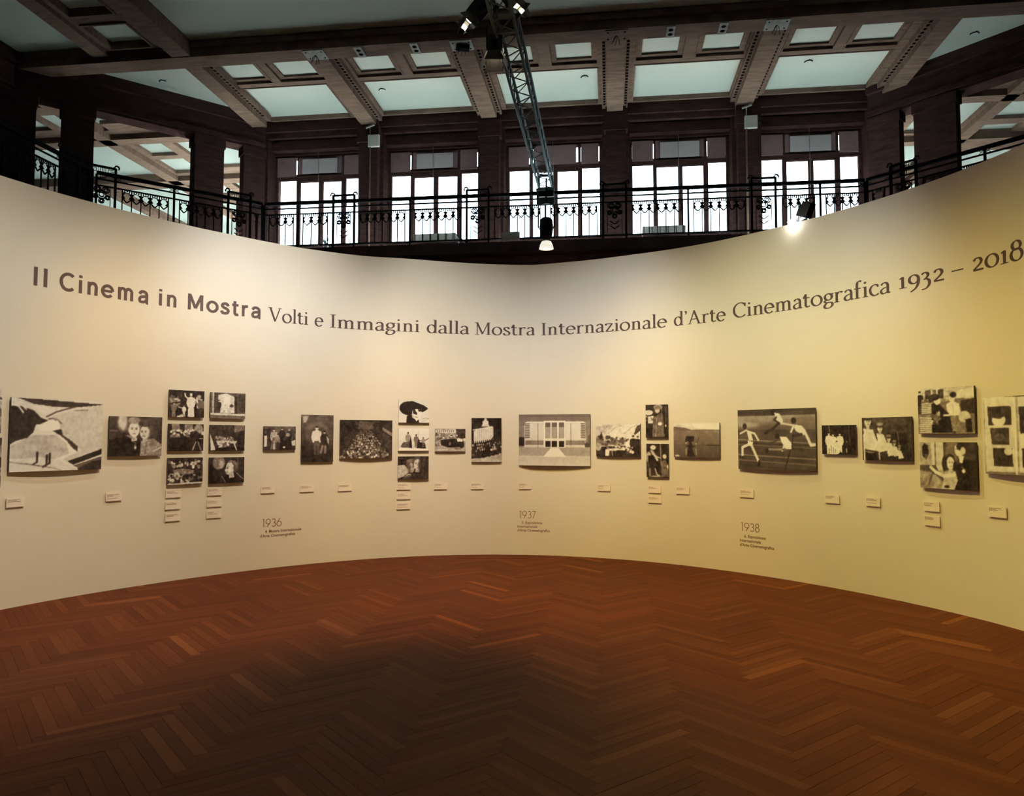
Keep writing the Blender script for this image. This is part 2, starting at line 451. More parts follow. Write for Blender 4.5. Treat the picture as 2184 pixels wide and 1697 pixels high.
def grid_right():
    hs = [(7.7, 9.08, 18.9, 20.8), (9.5, 11.2, 19.1, 20.11), (9.6, 10.5, 20.45, 21.55), (7.2, 8.9, 21.6, 23.45), (9.2, 11.5, 22.3, 24.2), (11.6, 14, 19, 24), (11.6, 14, 25, 29), (7.2, 11, 25, 29), (11, 14, 9, 18)] + CUTR
    p_ = plate(6.4, 8.0, 17.6, 30, ZF, ZP, hs)
    q = plate(8.0, 9.4, 16.3, 30, ZF, ZP, hs); p_.add(q.v, q.f)
    q = plate(9.4, 15, -8, 30, ZF, ZP, hs); p_.add(q.v, q.f)
    p_.build('coffer_frame', M_WOODC, ceil)
    for (x0, x1, y0, y1) in ((6.6, 15, 18.35, 18.7), (9.12, 9.42, 17, 30), (7.1, 15, 21.0, 21.3)):
        MB().box(x0, x1, y0, y1, ZB + 0.08, ZP).build('ceiling_beam', M_WOODC, ceil)
grid_right()

# --- window wall
WX = [-7.42, -4.37, -1.32, 1.74, 4.81]
m = MB()
edges = [-8.9]
for cx in WX: edges += [cx - 1.2, cx + 1.2]
edges.append(6.25)
for i in range(0, len(edges), 2):
    m.box(edges[i], edges[i + 1], YF + 0.25, YW + 0.3, 6.0, ZP)
    if i not in (0, len(edges) - 2):
        cxm = (edges[i] + edges[i + 1]) / 2
        m.box(cxm - 0.24, cxm + 0.24, YF, YF + 0.3, 6.0, ZP - 0.02)
        m.box(cxm - 0.28, cxm + 0.28, YF - 0.04, YF + 0.3, 8.98, 9.4)
m.box(edges[0], edges[-1], YW - 0.1, YW + 0.3, 9.0, ZP)
m.box(edges[0], edges[-1], YF + 0.12, YW, 9.42, ZP)
m.box(edges[0], edges[-1], YF + 0.2, YF + 0.32, 9.28, 9.42)
for cx in WX:
    m.box(cx - 1.22, cx + 1.22, YF + 0.45, YW, 9.06, 9.30)
m.box(edges[0], edges[-1], YW - 0.12, YW + 0.3, 6.0, 6.56)
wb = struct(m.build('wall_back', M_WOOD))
m = MB()
m.box(-8.9, 6.25, 17.05, 17.3, 0, 5.75)
for k in range(16):
    x = -8.7 + k * 0.985
    m.box(x - 0.11, x + 0.11, 16.93, 17.06, 0, 5.6)
m.box(-8.9, 6.25, 16.9, 17.06, 5.56, 5.75)
m.box(-8.9, 6.25, 16.98, 17.06, 5.15, 5.22)
lw = struct(m.build('wall_below_gallery', M_FASCIA)); lw.name = 'wall_back_lower'

PX = [(-1.12, -.62), (-.53, -.02), (.09, .59), (.70, 1.13)]
def window(idx, cx):
    e = empty('window_%d' % idx, (cx, YW, 6.56)); struct(e)
    m = MB()
    T = [8.36, 8.30, 8.30, 8.36]
    def z(v): return v - 6.56
    xs = [-1.2] + [v for p_ in PX for v in p_] + [1.2]
    for i in range(0, len(xs), 2):
        m.box(xs[i], xs[i + 1], -0.05, 0.05, 0, z(8.42))
    for (a, b), t in zip(PX, T):
        m.box(a, b, -0.045, 0.045, z(7.73), z(7.80)); m.box(a, b, -0.045, 0.045, 0, 0.05)
        m.box(a, b, -0.045, 0.045, z(t), z(8.42))
    m.box(-1.2, 1.2, -0.06, 0.06, z(8.42), z(8.50)); m.box(-1.2, 1.2, -0.06, 0.06, z(8.94), z(9.02))
    for x in (-1.2, -0.60, 0.60, 1.13): m.box(x, x + 0.07, -0.05, 0.05, z(8.5), z(8.94))
    m.box(-1.2, 1.2, -0.16, 0.05, -0.04, 0.0)
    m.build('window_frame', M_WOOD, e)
    for (a, b), t in zip(PX, T):
        MB().box(a, b, -0.004, 0.004, 0.05, z(7.73)).build('pane', M_GLASS, e)
        MB().box(a, b, -0.004, 0.004, z(7.80), z(t)).build('pane', M_GLASS, e)
    for a, b in ((-1.13, -0.62), (0.68, 1.11)):
        MB().box(a, b, -0.09, -0.065, z(8.44), z(8.94)).build('blind', M_BLIND, e)
    if idx == 3:
        MB().box(-0.50, 0.56, -0.09, -0.065, z(8.46), z(8.94)).build('blind', M_BLIND, e)
    else:
        MB().box(-0.56, 0.60, -0.06, -0.045, z(8.46), z(8.96)).build('blind', M_BLIND, e)
        MB().box(-0.45, 0.49, -0.10, -0.085, z(8.50), z(8.88)).build('blind', M_BLINDP, e)
for i, cx in enumerate(WX):
    window(i + 1, cx)
    pd = bpy.data.lights.new('daylight_portal', 'AREA'); pd.shape = 'RECTANGLE'; pd.size = 2.3; pd.size_y = 1.85
    pd.cycles.is_portal = True
    po = bpy.data.objects.new('daylight_portal', pd); po.location = (cx, YW + 0.15, 7.5); po.rotation_euler = (math.radians(-90), 0, 0)
    link(po)

# --- splayed (45 degree) and side arcades: columns and lintels
def col(px, py, dx, dy, L, depth, z0=6.0, z1=8.95, out=1):
    """post whose face runs from (px,py) along unit (dx,dy) for L, thickness goes outwards"""
    nx, ny = (-dy, dx) if out > 0 else (dy, -dx)
    m = MB(); cx = px + dx * L / 2 + nx * depth / 2; cy = py + dy * L / 2 + ny * depth / 2
    m.obox((cx, cy, (z0 + z1) / 2), (dx, dy, 0), (nx, ny, 0), (0, 0, 1), L / 2, depth / 2, (z1 - z0) / 2)
    m.obox((cx, cy, z1 - 0.12), (dx, dy, 0), (nx, ny, 0), (0, 0, 1), L / 2 + 0.03, depth / 2 + 0.03, 0.12)
    m.obox((cx, cy, z0 + 0.1), (dx, dy, 0), (nx, ny, 0), (0, 0, 1), L / 2 + 0.03, depth / 2 + 0.03, 0.1)
    return m
s2 = math.sqrt(0.5)
def lint(m, ax, ay, bx, by, out):
    d = Vector((bx - ax, by - ay, 0)); L = d.length; d.normalize(); n = Vector((-d.y, d.x, 0)) * out
    for (z0, z1, t, o) in ((8.92, ZP, 0.42, 0.0), (8.98, 9.1, 0.5, -0.04), (9.5, ZP, 0.55, -0.09)):
        c_ = Vector((ax, ay, 0)) + d * L / 2 + n * (t / 2 + o)
        m.obox((c_.x, c_.y, (z0 + z1) / 2), d, n, (0, 0, 1), L / 2, t / 2, (z1 - z0) / 2)
# left
LA = []
for xa, xb in ((-8.98, -8.6), (-9.80, -9.32), (-11.74, -11.32), (-12.55, -12.10)):
    L = (xb - xa) / s2
    LA.append(col(xb, xb + 26.6, -s2, -s2, L, 0.42 if xa < -9.2 else 0.3, out=-1).build('column', M_WOOD))
m = MB(); lint(m, -8.6, 18.0, -12.45, 14.15, -1); lint(m, -12.4, 14.3, -12.4, -8, -1)
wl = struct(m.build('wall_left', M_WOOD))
for o in LA: o.parent = wl
for y in (13.6, 10.2, 6.4, 2.4): col(-12.4, y, 0, -1, 0.55, 0.42, out=-1).build('column', M_WOOD, wl)
RA = []
for xa, xb in ((5.95, 6.44), (6.66, 7.27), (9.0, 9.45)):
    L = (xb - xa) / s2
    RA.append(col(xa, 23.95 - xa, s2, -s2, L, 0.22 if xa < 6.8 else 0.42, out=1).build('column', M_WOOD))
m = MB(); lint(m, 5.95, 18.0, 9.75, 14.2, 1); lint(m, 9.72, 14.3, 9.72, -8, 1)
wr = struct(m.build('wall_right', M_WOOD))
for o in RA: o.parent = wr
for y in (13.6, 10.2, 6.4): col(9.72, y, 0, -1, 0.55, 0.42, out=1).build('column', M_WOOD, wr)

# --- gallery slabs
def slab(poly, z0, z1, name, mt=None):
    n = len(poly); m = MB()
    m.add([(x, y, z0) for x, y in poly] + [(x, y, z1) for x, y in poly],
          [tuple(range(n))[::-1], tuple(range(n, 2 * n))] + [(i, (i + 1) % n, (i + 1) % n + n, i + n) for i in range(n)])
    return struct(m.build(name, mt or M_WOOD))
GP = [(-20, -8), (-10.3, -8), (-10.3, 14.1), (-7.85, 16.5), (5.3, 16.5), (7.75, 14.05), (7.75, -8), (15, -8), (15, 30), (6.3, 30), (6.3, 18.6), (-8.8, 18.6), (-8.8, 30), (-20, 30)]
g = slab(GP, 5.74, 5.985, 'floor_gallery_edge', M_EDGEW)
g2 = slab([(x + (-.06 if 0 < x < 9 else .06 if -11 < x < 0 else 0), y + (.06 if 16 < y < 17 else 0)) for x, y in GP], 5.985, 6.0, 'floor_gallery', M_BOUNCE)
# outer shell, far enough to be seen only through the arcades
m = MB()
m.box(-20.2, -20, -8, 30, 0, 6.6); m.box(-20.2, -20, -8, 30, 8.9, 9.9); m.box(15, 15.2, -8, 30, 0, 6.6); m.box(15, 15.2, -8, 30, 8.9, 9.9)
m.box(-20.2, -20, -8, 20.5, 6.6, 8.9); m.box(15, 15.2, -8, 16.5, 6.6, 8.9)  # unseen side openings closed here to keep daylight off the nearer ceiling
for k in range(5, 9):
    y = -8 + k * 4.75; m.box(-20.2, -20, y - 1.9, y + 1.9, 6.6, 8.9); m.box(15, 15.2, y - 1.9, y + 1.9, 6.6, 8.9)
m.box(-20, -13.8, 30, 30.2, 0, 7.4); m.box(9.6, 15, 30, 30.2, 0, 7.4); m.box(-20, -13.8, 30, 30.2, 8.6, 9.9); m.box(9.6, 15, 30, 30.2, 8.6, 9.9)

m.box(-20, 15, -8.2, -8, 0, 9.9)
pxl, pxr = -8.8, 6.25
m.box(-8.95, -8.75, 18.4, 18.9, 0, 9.9); m.box(6.2, 6.35, 18.4, 18.9, 0, 9.9)
for (a, b, xl, xr) in STEP:  # unseen openings added in these steps to let sunlight into the side galleries
    m.box(xl - 0.05, xl, a, b, 0, 9.9); m.box(xl - 0.05, pxl, a - 0.05, a, 0, 7.2); m.box(xl - 0.05, pxl, a - 0.05, a, 8.6, 9.9); m.box(xr, xr + 0.05, a, b, 0, 9.9); m.box(pxr, xr + 0.05, a - 0.05, a, 0, 7.2); m.box(pxr, xr + 0.05, a - 0.05, a, 8.6, 9.9)
    pxl, pxr = xl, xr
m.box(-8.9, 6.25, 18.9, 19.0, 0, 6.3)
struct(m.build('wall_outer', M_WOOD))
for (x, y, sx, rz) in ((-20.1, 23.2, 13.4, 90), (15.1, 23.2, 13.4, -90)):
    pd = bpy.data.lights.new('daylight_portal', 'AREA'); pd.shape = 'RECTANGLE'; pd.size = sx; pd.size_y = 2.3; pd.cycles.is_portal = True
    po = bpy.data.objects.new('daylight_portal', pd); po.location = (x, y, 7.75)
    po.rotation_euler = (math.radians(-90), 0, math.radians(rz)); link(po)
CLIP_U = float(np.interp(0.880, _ths, _arc))
# ================================================================== GALLERY RAILINGS
def railing(name, ax, ay, bx, by, tall, label, group=None, z0=6.0, H=1.1, mids=True, start_post=True):
    """railing from a to b; tall = list of centre distances of the ornamental panels"""
    d = Vector((bx - ax, by - ay, 0)); L = d.length; rz = math.atan2(d.y, d.x)
    e = empty(name, (ax, ay, z0), rz); tag(e, label, 'railing', group)
    MB().box(0, L, -0.035, 0.035, H - 0.065, H).build('top_rail', M_IRON, e)
    m = MB()
    m.box(0, L, -0.012, 0.012, H - 0.17, H - 0.14); m.box(0, L, -0.012, 0.012, H - 0.305, H - 0.275); m.box(0, L, -0.02, 0.02, 0.06, 0.09)
    m.build('lower_rails', M_IRON, e)
    cuts = [0.0]
    for t in tall: cuts += [t - 0.27, t + 0.27]
    cuts.append(L)
    bal = MB().box(-0.010, 0.010, -0.010, 0.010, 0.09, H - 0.28); bal_me = None
    heart_me = {}
    def heart(w):
        m = MB(); h = w / 2; t = 0.018
        zt, zv = H - 0.47, H - 0.56
        m.bar((-h, 0, zt), (0, 0, zv), 0.016, 0.024, (0, 0, 1)); m.bar((0, 0, zv), (h, 0, zt), 0.016, 0.024, (0, 0, 1))
        for s in (-1, 1):   # hourglass halves that meet the next heart
            m.prism([(s * h, H - 0.36), (s * (h - 0.058), H - 0.365), (s * (h - 0.02), H - 0.415), (s * (h - 0.062), H - 0.475), (s * h, H - 0.485)][::s], -0.009, 0.009)
            m.box(min(s * 0.035, s * 0.055), max(s * 0.035, s * 0.055), -0.006, 0.006, H - 0.345, H - 0.30)
        m.box(-0.055, 0.055, -0.006, 0.006, H - 0.355, H - 0.34)
        m.box(-0.012, 0.012, -0.006, 0.006, H - 0.33, H - 0.30)
        return m
    def run(x0, x1):
        nonlocal bal_me
        w = x1 - x0
        if w < 0.2: return
        a, b = x0 + 0.115, x1 - 0.115
        n = max(1, round((b - a) / 0.18)); s = (b - a) / n
        for i in range(n + 1):
            x = a + i * s
            if bal_me is None: bal_me = bal.build('baluster', M_IRON, e); bal_me.location = (x, 0, 0); bal_me = bal_me.data
            else: inst('baluster', bal_me, e, (x, 0, 0))
        key = round(s, 4)
        for i in range(n):
            if key not in heart_me:
                o = heart(s).build('heart_ornament', M_IRON, e); o.location = (a + (i + 0.5) * s, 0, 0); heart_me[key] = o.data
            else: inst('heart_ornament', heart_me[key], e, (a + (i + 0.5) * s, 0, 0))
        for xx in (x0 + 0.055, x1 - 0.055):
            m = MB()
            for s_ in (-1, 1): m.bar((xx - 0.045 * s_, 0, H - 0.07), (xx + 0.045 * s_, 0, H - 0.135), 0.008, 0.01)
            m.build('cross_ornament', M_IRON, e)
    post_me = MB().box(-0.02, 0.02, -0.02, 0.02, 0, H - 0.06).build('post', M_IRON, e); post_me.location = (0, 0, 0); post_me = post_me.data
    for i in range(0, len(cuts), 2):
        x0, x1 = cuts[i], cuts[i + 1]; w = x1 - x0
        if x1 - x0 > 1.6 and mids:
            xm = (x0 + x1) / 2; inst('post', post_me, e, (xm, 0, 0)); run(x0, xm); run(xm, x1)
        else: run(x0, x1)
    inst('post', post_me, e, (L, 0, 0))
    for t in tall:
        p = MB()
        for s in (-1, 1):
            x = t + s * 0.25
            p.box(x - 0.022, x + 0.022, -0.025, 0.025, 0, H + 0.12)
            p.tube([(x + s * 0.02 + 0.045 * math.cos(a) * s, 0, H + 0.13 + 0.045 * math.sin(a)) for a in [math.pi * 1.05 - k * 0.5 for k in range(9)]], 0.018, 6)
        p.box(t - 0.25, t + 0.25, -0.02, 0.02, H + 0.09, H + 0.13)
        p.build('panel_frame', M_IRON, e)
        p = MB()
        for k in (-2, -1, 0, 1, 2): p.box(t + k * 0.032 - 0.005, t + k * 0.032 + 0.005, -0.006, 0.006, H - 0.17, H + 0.1)
        for s in (-1, 1):
            for (a, b) in (((0.11, H + 0.07), (0.21, H + 0.07)), ((0.11, H + 0.07), (0.11, H)), ((0.11, H), (0.21, H)), ((0.21, H), (0.21, H + 0.035)), ((0.21, H + 0.035), (0.15, H + 0.035))):
                p.bar((t + s * a[0], 0, a[1]), (t + s * b[0], 0, b[1]), 0.01, 0.012)
        for k in (-0.16, 0.16): p.box(t + k - 0.007, t + k + 0.007, -0.007, 0.007, 0.09, H - 0.3)
        p.build('key_ornament', M_IRON, e)
        p = MB()
        for (cx, cz, r) in ((-0.075, H - 0.37, 0.065), (0.075, H - 0.37, 0.065), (0, H - 0.47, 0.085), (-0.11, H - 0.52, 0.045), (0.11, H - 0.52, 0.045), (0, H - 0.6, 0.05)):
            for rr in (r, r * 0.55):
                p.tube([(t + cx + rr * math.cos(a * math.pi / 6), 0, cz + rr * math.sin(a * math.pi / 6)) for a in range(12)], 0.014, 5, closed=True)
        for k in (0, 1):
            zv = H - 0.78 - k * 0.1
            p.bar((t - 0.1, 0, zv + 0.07), (t, 0, zv), 0.014, 0.02); p.bar((t, 0, zv), (t + 0.1, 0, zv + 0.07), 0.014, 0.02)
        p.build('rosette', M_IRON, e)
    return e
FX0, FX1 = -7.92, 5.38
railing('gallery_railing', FX0, 16.6, FX1, 16.6, [x - FX0 for x in (-6.01, -2.89, 0.155, 3.32)],
        'long black wrought-iron gallery railing running in front of the five bright windows')
railing('gallery_railing', -10.39, 14.14, -7.96, 16.56, [0.10, 2.9],
        'short black iron railing before the dark columns, left of the windows')
railing('gallery_railing', 5.42, 16.56, 7.88, 14.1, [0.75],
        'short black iron railing behind the wall edge, right of the windows')
railing('gallery_railing', -10.42, 5.0, -10.42, 14.05, [1.8, 4.9, 8.4],
        'dark iron side railing seen steeply from below at the far upper left edge')

# ================================================================== TRUSS
TX, TZ, TW = -1.36, 7.16, 0.29
tr = empty('lighting_truss', (TX, 10.0, TZ)); tag(tr, 'long grey aluminium box truss running from the window railing overhead toward the lamps', 'truss')
y0, y1 = -6.0, 6.55
for sx in (-1, 1):
    for z in (0, TW):
        MB().tube([(sx * TW / 2, y0, z), (sx * TW / 2, y1, z)], 0.024, 10).build('chord', M_ALU, tr)
me1 = None
def brace(a, b):
    MB().tube([a, b], 0.009, 6).build('brace', M_ALU, tr)
st = 0.25
k = 0; y = y0
while y < y1 - 0.05:
    s = 1 if k % 2 else -1; h = TW / 2; y2 = min(y + st, y1)
    brace((-s * h, y, 0), (s * h, y2, 0)); 
    if k % 2 == 0: brace((-s * h, y, TW), (s * h, y + 2 * st if y + 2 * st < y1 else y1, TW))
    for sx in (-1, 1): brace((sx * h, y, 0 if s > 0 else TW), (sx * h, y2, TW if s > 0 else 0))
    y += st; k += 1
m = MB()
for yy in (y1, 0.0, -3.0):
    m = MB()
    for z in (0, TW): m.bar((-TW / 2, yy, z), (TW / 2, yy, z), 0.05, 0.05)
    for sx in (-1, 1): m.bar((sx * TW / 2, yy, 0), (sx * TW / 2, yy, TW), 0.05, 0.05, (0, 1, 0))
    m.build('end_frame', M_ALU, tr)
m = MB(); m.box(-0.2, 0.2, y1 - 0.12, y1 + 0.1, -0.07, -0.03); m.box(-0.2, 0.2, y1 - 0.02, y1 + 0.02, -0.35, -0.03)
m.build('rail_saddle', M_ALU, tr)

# ================================================================== STAGE LAMPS
def spot_body(e, body_l=0.38, r=0.10, lit=True, doors=(0.45, 0.45, 0.45, 0.45), door_l=0.16):
    """lamp along local -Z: lens at z=0, body upwards"""
    m = MB().lathe([(0.0, body_l), (r * 0.75, body_l), (r * 0.95, body_l - 0.03), (r, body_l - 0.06), (r, 0.04), (r * 1.08, 0.04), (r * 1.08, 0.0), (r * 0.9, 0.0), (r * 0.9, 0.03), (0.0, 0.03)], 20)
    m.box(-r * 0.25, r * 0.25, r * 0.9, r * 1.12, 0.06, body_l - 0.05); m.box(-r * 0.25, r * 0.25, -r * 1.12, -r * 0.9, 0.06, body_l - 0.05)
    m.build('lamp_body', M_BLACK, e)
    lm = M_LENS if lit else M_GLASS
    MB().lathe([(0, 0.012), (r * 0.88, 0.008), (r * 0.88, 0.02), (0, 0.022)], 20).build('lens', lm, e)
    m = MB()
    for s in (-1, 1): m.bar((s * (r + 0.03), 0, body_l * 0.45), (s * (r + 0.03), 0, body_l + 0.16), 0.03, 0.008, (0, 1, 0))
    m.bar((-(r + 0.03), 0, body_l + 0.16), (r + 0.03, 0, body_l + 0.16), 0.03, 0.008)
    for s in (-1, 1): m.tube([(s * r, 0, body_l * 0.45), (s * (r + 0.06), 0, body_l * 0.45)], 0.018, 8)
    m.build('yoke', M_BLACK, e)
    for k, on in enumerate(doors):
        a = k * math.pi / 2; sp = on
        c, s_ = math.cos(a), math.sin(a)
        def P(x, z, t=0):
            # x across, along flap length
            rad = r * 0.95 + math.sin(sp) * z + t; dz = -math.cos(sp) * z
            return (c * rad - s_ * x, s_ * rad + c * x, dz)
        w0, w1 = r * 0.85, r * (2.3 if k == 1 and on < 0 else 1.35)
        v = [P(-w0, 0.0), P(w0, 0.0), P(w1, door_l), P(-w1, door_l), P(-w0, 0.0, .004), P(w0, 0.0, .004), P(w1, door_l, .004), P(-w1, door_l, .004)]
        MB().add(v, [(3, 2, 1, 0), (4, 5, 6, 7), (0, 1, 5, 4), (1, 2, 6, 5), (2, 3, 7, 6), (3, 0, 4, 7)]).build('barn_door', M_DOOR, e)
M_LENS = mat('glowing_lens', (1, 0.9, 0.7), 0.3, emit=((1.0, 0.86, 0.6), 8.0))
M_LENSW = mat('glowing_floodlight_glass', (1, 1, 1), 0.3, emit=((1.0, 0.97, 0.88), 35.0))
M_DOOR = mat('black_barn_door', (0.10, 0.095, 0.09), 0.6, var=0.15, scale=20)
def lamp(name, label, loc, aim, power=0, size=math.radians(88), blend=0.5, color=(1.0, 0.80, 0.50), roll=0.0, group=None, clamp=None, radius=0.022, **kw):
    e = empty(name, loc); tag(e, label, 'lamp', group)
    d = (Vector(aim) - Vector(loc)).normalized()
    q = d.to_track_quat('-Z', 'Y'); e.rotation_mode = 'QUATERNION'
    e.rotation_quaternion = q @ Vector((0, 0, 1)).rotation_difference(Vector((0, 0, 1)))
    if roll:
        from mathutils import Quaternion
        e.rotation_quaternion = e.rotation_quaternion @ Quaternion((0, 0, 1), roll)
    spot_body(e, **kw)
    if power:
        ld = bpy.data.lights.new('stage_light', 'SPOT'); ld.energy = power; ld.spot_size = size; ld.spot_blend = blend
        ld.color = color; ld.shadow_soft_size = radius
        lo = bpy.data.objects.new('stage_light', ld); lo.location = (0, 0, -0.004); link(lo, e)
    if clamp:   # a hook down from the truss, built in the lamp's own frame
        bpy.context.view_layer.update()
        inv = e.matrix_world.inverted() if False else (Matrix.Translation(loc) @ e.rotation_quaternion.to_matrix().to_4x4()).inverted()
        m = MB(); a = inv @ Vector(clamp); b = Vector((0, 0, kw.get('body_l', 0.38) + 0.16))
        m.tube([b, b.lerp(a, 0.5), a], 0.014, 8)
        m.obox(a, (1, 0, 0), (0, 1, 0), (0, 0, 1), 0.04, 0.03, 0.04)
        m.build('hook_clamp', M_BLACK, e)
    return e
CUT = (0.45, -0.48, 0.45, -0.42)     # upper and lower doors nearly shut: a band of light on the wall
MIDD = (0.45, -0.40, 0.45, -0.44)
LOW = (0.45, -0.42, 0.45, 0.12)
lamp('stage_lamp', 'black cylindrical stage lamp hanging straight down beside the truss, barn doors below', (-1.55, 10.2, 6.97), (-1.50, 10.2, 3.0), clamp=(-1.5, 10.2, TZ), body_l=0.36, r=0.10, roll=0.15, door_l=0.2)
lamp('stage_lamp', 'black stage lamp tilted to the left of the truss with one dazzling white barn door', (-1.80, 9.75, 7.22), (-5.4, 7.8, 1.35), power=560, clamp=(-1.48, 9.9, TZ + 0.28), body_l=0.36, r=0.105, door_l=0.17, color=(1.0, 0.97, 0.90), doors=(-0.34, -0.40, 0.45, -0.42))
lamp('stage_lamp', 'black stage lamp above the truss with a cream lit barn door pointing right', (-1.18, 9.7, 7.36), (3.0, 7.9, 1.35), power=830, clamp=(-1.3, 9.9, TZ + 0.28), body_l=0.34, r=0.10, door_l=0.17, color=(1.0, 0.95, 0.34), doors=(0.45, -0.46, -0.42, -0.36))
NEAR = [(6.6, -2.5, 10.2, 2.2, 540, (1.0, 1.0, 1.0), MIDD, 'black stage lamp on the near truss aimed at the year 1936 photographs'),
        (6.3, 0.35, 10.2, 2.2, 540, (1.0, 1.0, 0.92), MIDD, 'black stage lamp on the near truss aimed at the building photograph'),
        (5.9, -3.0, 10.0, 0.4, 500, (1.0, 0.56, 0.06), LOW, 'unseen amber stage lamp added on the near truss, aimed low beneath the crowd photograph'),  # this amber lamp and the next are added to warm the lower wall
        (5.6, 0.9, 10.0, 0.4, 500, (1.0, 0.56, 0.06), LOW, 'unseen amber stage lamp added on the near truss, aimed low at the lines beneath 1937'),
        (5.1, -5.5, 7.2, 0.9, 760, (1.0, 0.93, 0.80), (0.45, -0.215, 0.45, 0.0), 'pale stage lamp on the near truss aimed at the climbers photograph'),
        (4.8, 3.3, 7.3, 0.7, 740, (1.0, 0.84, 0.26), (0.45, -0.30, 0.45, 0.0), 'amber stage lamp on the near truss aimed at the window frame photograph')]
for i, (y, ax, ay, az, pw, cc, dd, lb) in enumerate(NEAR):
    xx = TX + (-0.12 if i % 2 == 0 else 0.12)
    lamp('stage_lamp', lb, (xx, y, 6.62), (ax, ay, az), power=pw, clamp=(xx, y - 0.1, TZ), body_l=0.3, r=0.1, door_l=0.17, color=cc, doors=dd)
# lamp at the far end of the truss with its bright bowl reflector
e = empty('reflector_lamp', (-1.29, 15.9, 5.64)); tag(e, 'stage lamp hung from the far end of the truss with a cream glowing bowl reflector', 'lamp')
MB().lathe([(0.0, 0.66), (0.10, 0.66), (0.13, 0.62), (0.15, 0.45), (0.12, 0.26), (0.06, 0.2), (0.0, 0.2)], 20).build('lamp_body', M_BLACK, e)
M_BOWL = mat('glowing_bowl', (0.95, 0.93, 0.85), 0.4, emit=((1.0, 0.95, 0.80), 0.85))
MB().lathe([(0.05, 0.17), (0.10, 0.15), (0.135, 0.08), (0.155, 0.0), (0.145, 0.0), (0.125, 0.07), (0.09, 0.13), (0.0, 0.14)], 24).build('bowl_reflector', M_BOWL, e)
MB().lathe([(0.0, 0.22), (0.075, 0.21), (0.08, 0.17), (0.0, 0.16)], 20).build('collar', M_ALU, e)
m = MB(); m.tube([(0.17, 0, 0.45), (0.17, 0, 0.95), (0.0, 0, 1.0), (-0.17, 0, 0.95), (-0.17, 0, 0.45)], 0.016, 6); m.tube([(0, 0, 1.0), (0, 0, 1.52)], 0.018, 8); m.box(-0.16, 0.16, -0.04, 0.04, 1.12, 1.24)
m.build('yoke', M_BLACK, e)
ld = bpy.data.lights.new('bowl_light', 'SPOT'); ld.energy = 220; ld.spot_size = 2.4; ld.color = (1, .85, .6); lo = bpy.data.objects.new('bowl_light', ld); lo.location = (0, 0, 0.02); link(lo, e)
# floodlight clipped to the top edge of the curved wall
_p = wall_pt(CLIP_U, WH, -0.07); _q = wall_pt(CLIP_U, WH, 0.0); _n = (_q - _p).normalized()
e = empty('clip_floodlight', (_p.x, _p.y, 4.11), math.atan2(_n.x, -_n.y)); tag(e, 'small dark floodlight with a dazzling white spot on the curved wall top', 'lamp')
m = MB(); ax = Vector((0.42, 0, 0.9)).normalized(); ay = Vector((0, 1, 0)); az = ax.cross(ay)
m.obox((0.05, 0.05, 0.15), ax, ay, az, 0.085, 0.05, 0.058); m.obox((0.02, 0.05, 0.14), ax, ay, az, 0.07, 0.04, 0.07)
m.build('lamp_housing', M_BLACK, e)
MB().lathe([(0, -0.02), (0.035, -0.015), (0.045, 0.0), (0.035, 0.02), (0, 0.025)], 16, (-0.03, -0.125, 0.0)).build('lens', M_LENSW, e)
m = MB(); m.bar((0.16, 0.06, 0.27), (0.04, 0.06, 0.29), 0.01, 0.01); m.tube([(-0.09, 0.08, 0.0), (-0.11, 0.08, 0.08), (-0.05, 0.08, 0.1)], 0.008, 6); m.bar((-0.2, 0.08, -0.02), (0.02, 0.08, 0.05), 0.03, 0.03)
m.build('bracket', M_BLACK, e)

# ================================================================== SMALL FITTINGS ON BEAMS AND PIERS
for i, (x, lb) in enumerate(((-5.88, 'pale metal plate with dangling wires on the beam crossing above the first pier'), (-2.85, 'pale metal plate with a dark cable knot on the beam crossing beside the hanging lamps'),
                             (0.19, 'dull brown plate with a small hook on the beam crossing over the centre pier'), (3.19, 'pale metal plate with screws and wires on the beam crossing above the fourth pier'))):
    e = empty('mounting_plate', (x, 14.47, ZB)); tag(e, lb, 'plate', 'plates on the beam crossings')
    MB().box(-0.22, 0.22, -0.19, 0.19, -0.018, 0).build('plate', M_METALPLATE if i != 2 else M_WOODC, e)
    for sx in (-1, 1):
        for sy in (-1, 1): MB().lathe([(0, -0.026), (0.018, -0.024), (0.018, -0.016), (0, -0.016)], 8, (sx * 0.16, sy * 0.12, 0)).build('screw', M_DARKHOLE, e)
    m = MB()
    for k in range(4):
        a = 0.3 + k * 1.1
        m.tube([(0, 0, -0.01), (0.05 * math.cos(a), 0.05 * math.sin(a), -0.08), (0.09 * math.cos(a + .5), 0.09 * math.sin(a + .5), -0.17)], 0.006, 5)
    if i == 1: m.obox((0.02, 0, -0.06), (1, 0.3, 0), (-0.3, 1, 0), (0, 0, 1), 0.13, 0.07, 0.04)
    m.build('cable_tails', M_IRON, e)
for i, (x, lb) in enumerate(((-4.94, 'small two-hole socket box on the main beam, nearer the first plate'), (-3.79, 'small two-hole socket box on the main beam beside the hanging lamps'),
                             (1.22, 'small two-hole socket box on the main beam right after the centre crossing'), (2.2, 'small two-hole socket box on the main beam just before the fourth plate'))):
    e = empty('socket_box', (x, 14.45, ZB)); tag(e, lb, 'socket', 'socket boxes on the main beam')
    MB().box(-0.08, 0.08, -0.2, 0.2, -0.03, 0).build('box_body', M_METALPLATE, e)
    for s in (-1, 1): MB().lathe([(0, -0.038), (0.045, -0.036), (0.045, -0.028), (0, -0.028)], 12, (0, s * 0.08, 0)).build('socket_hole', M_DARKHOLE, e)
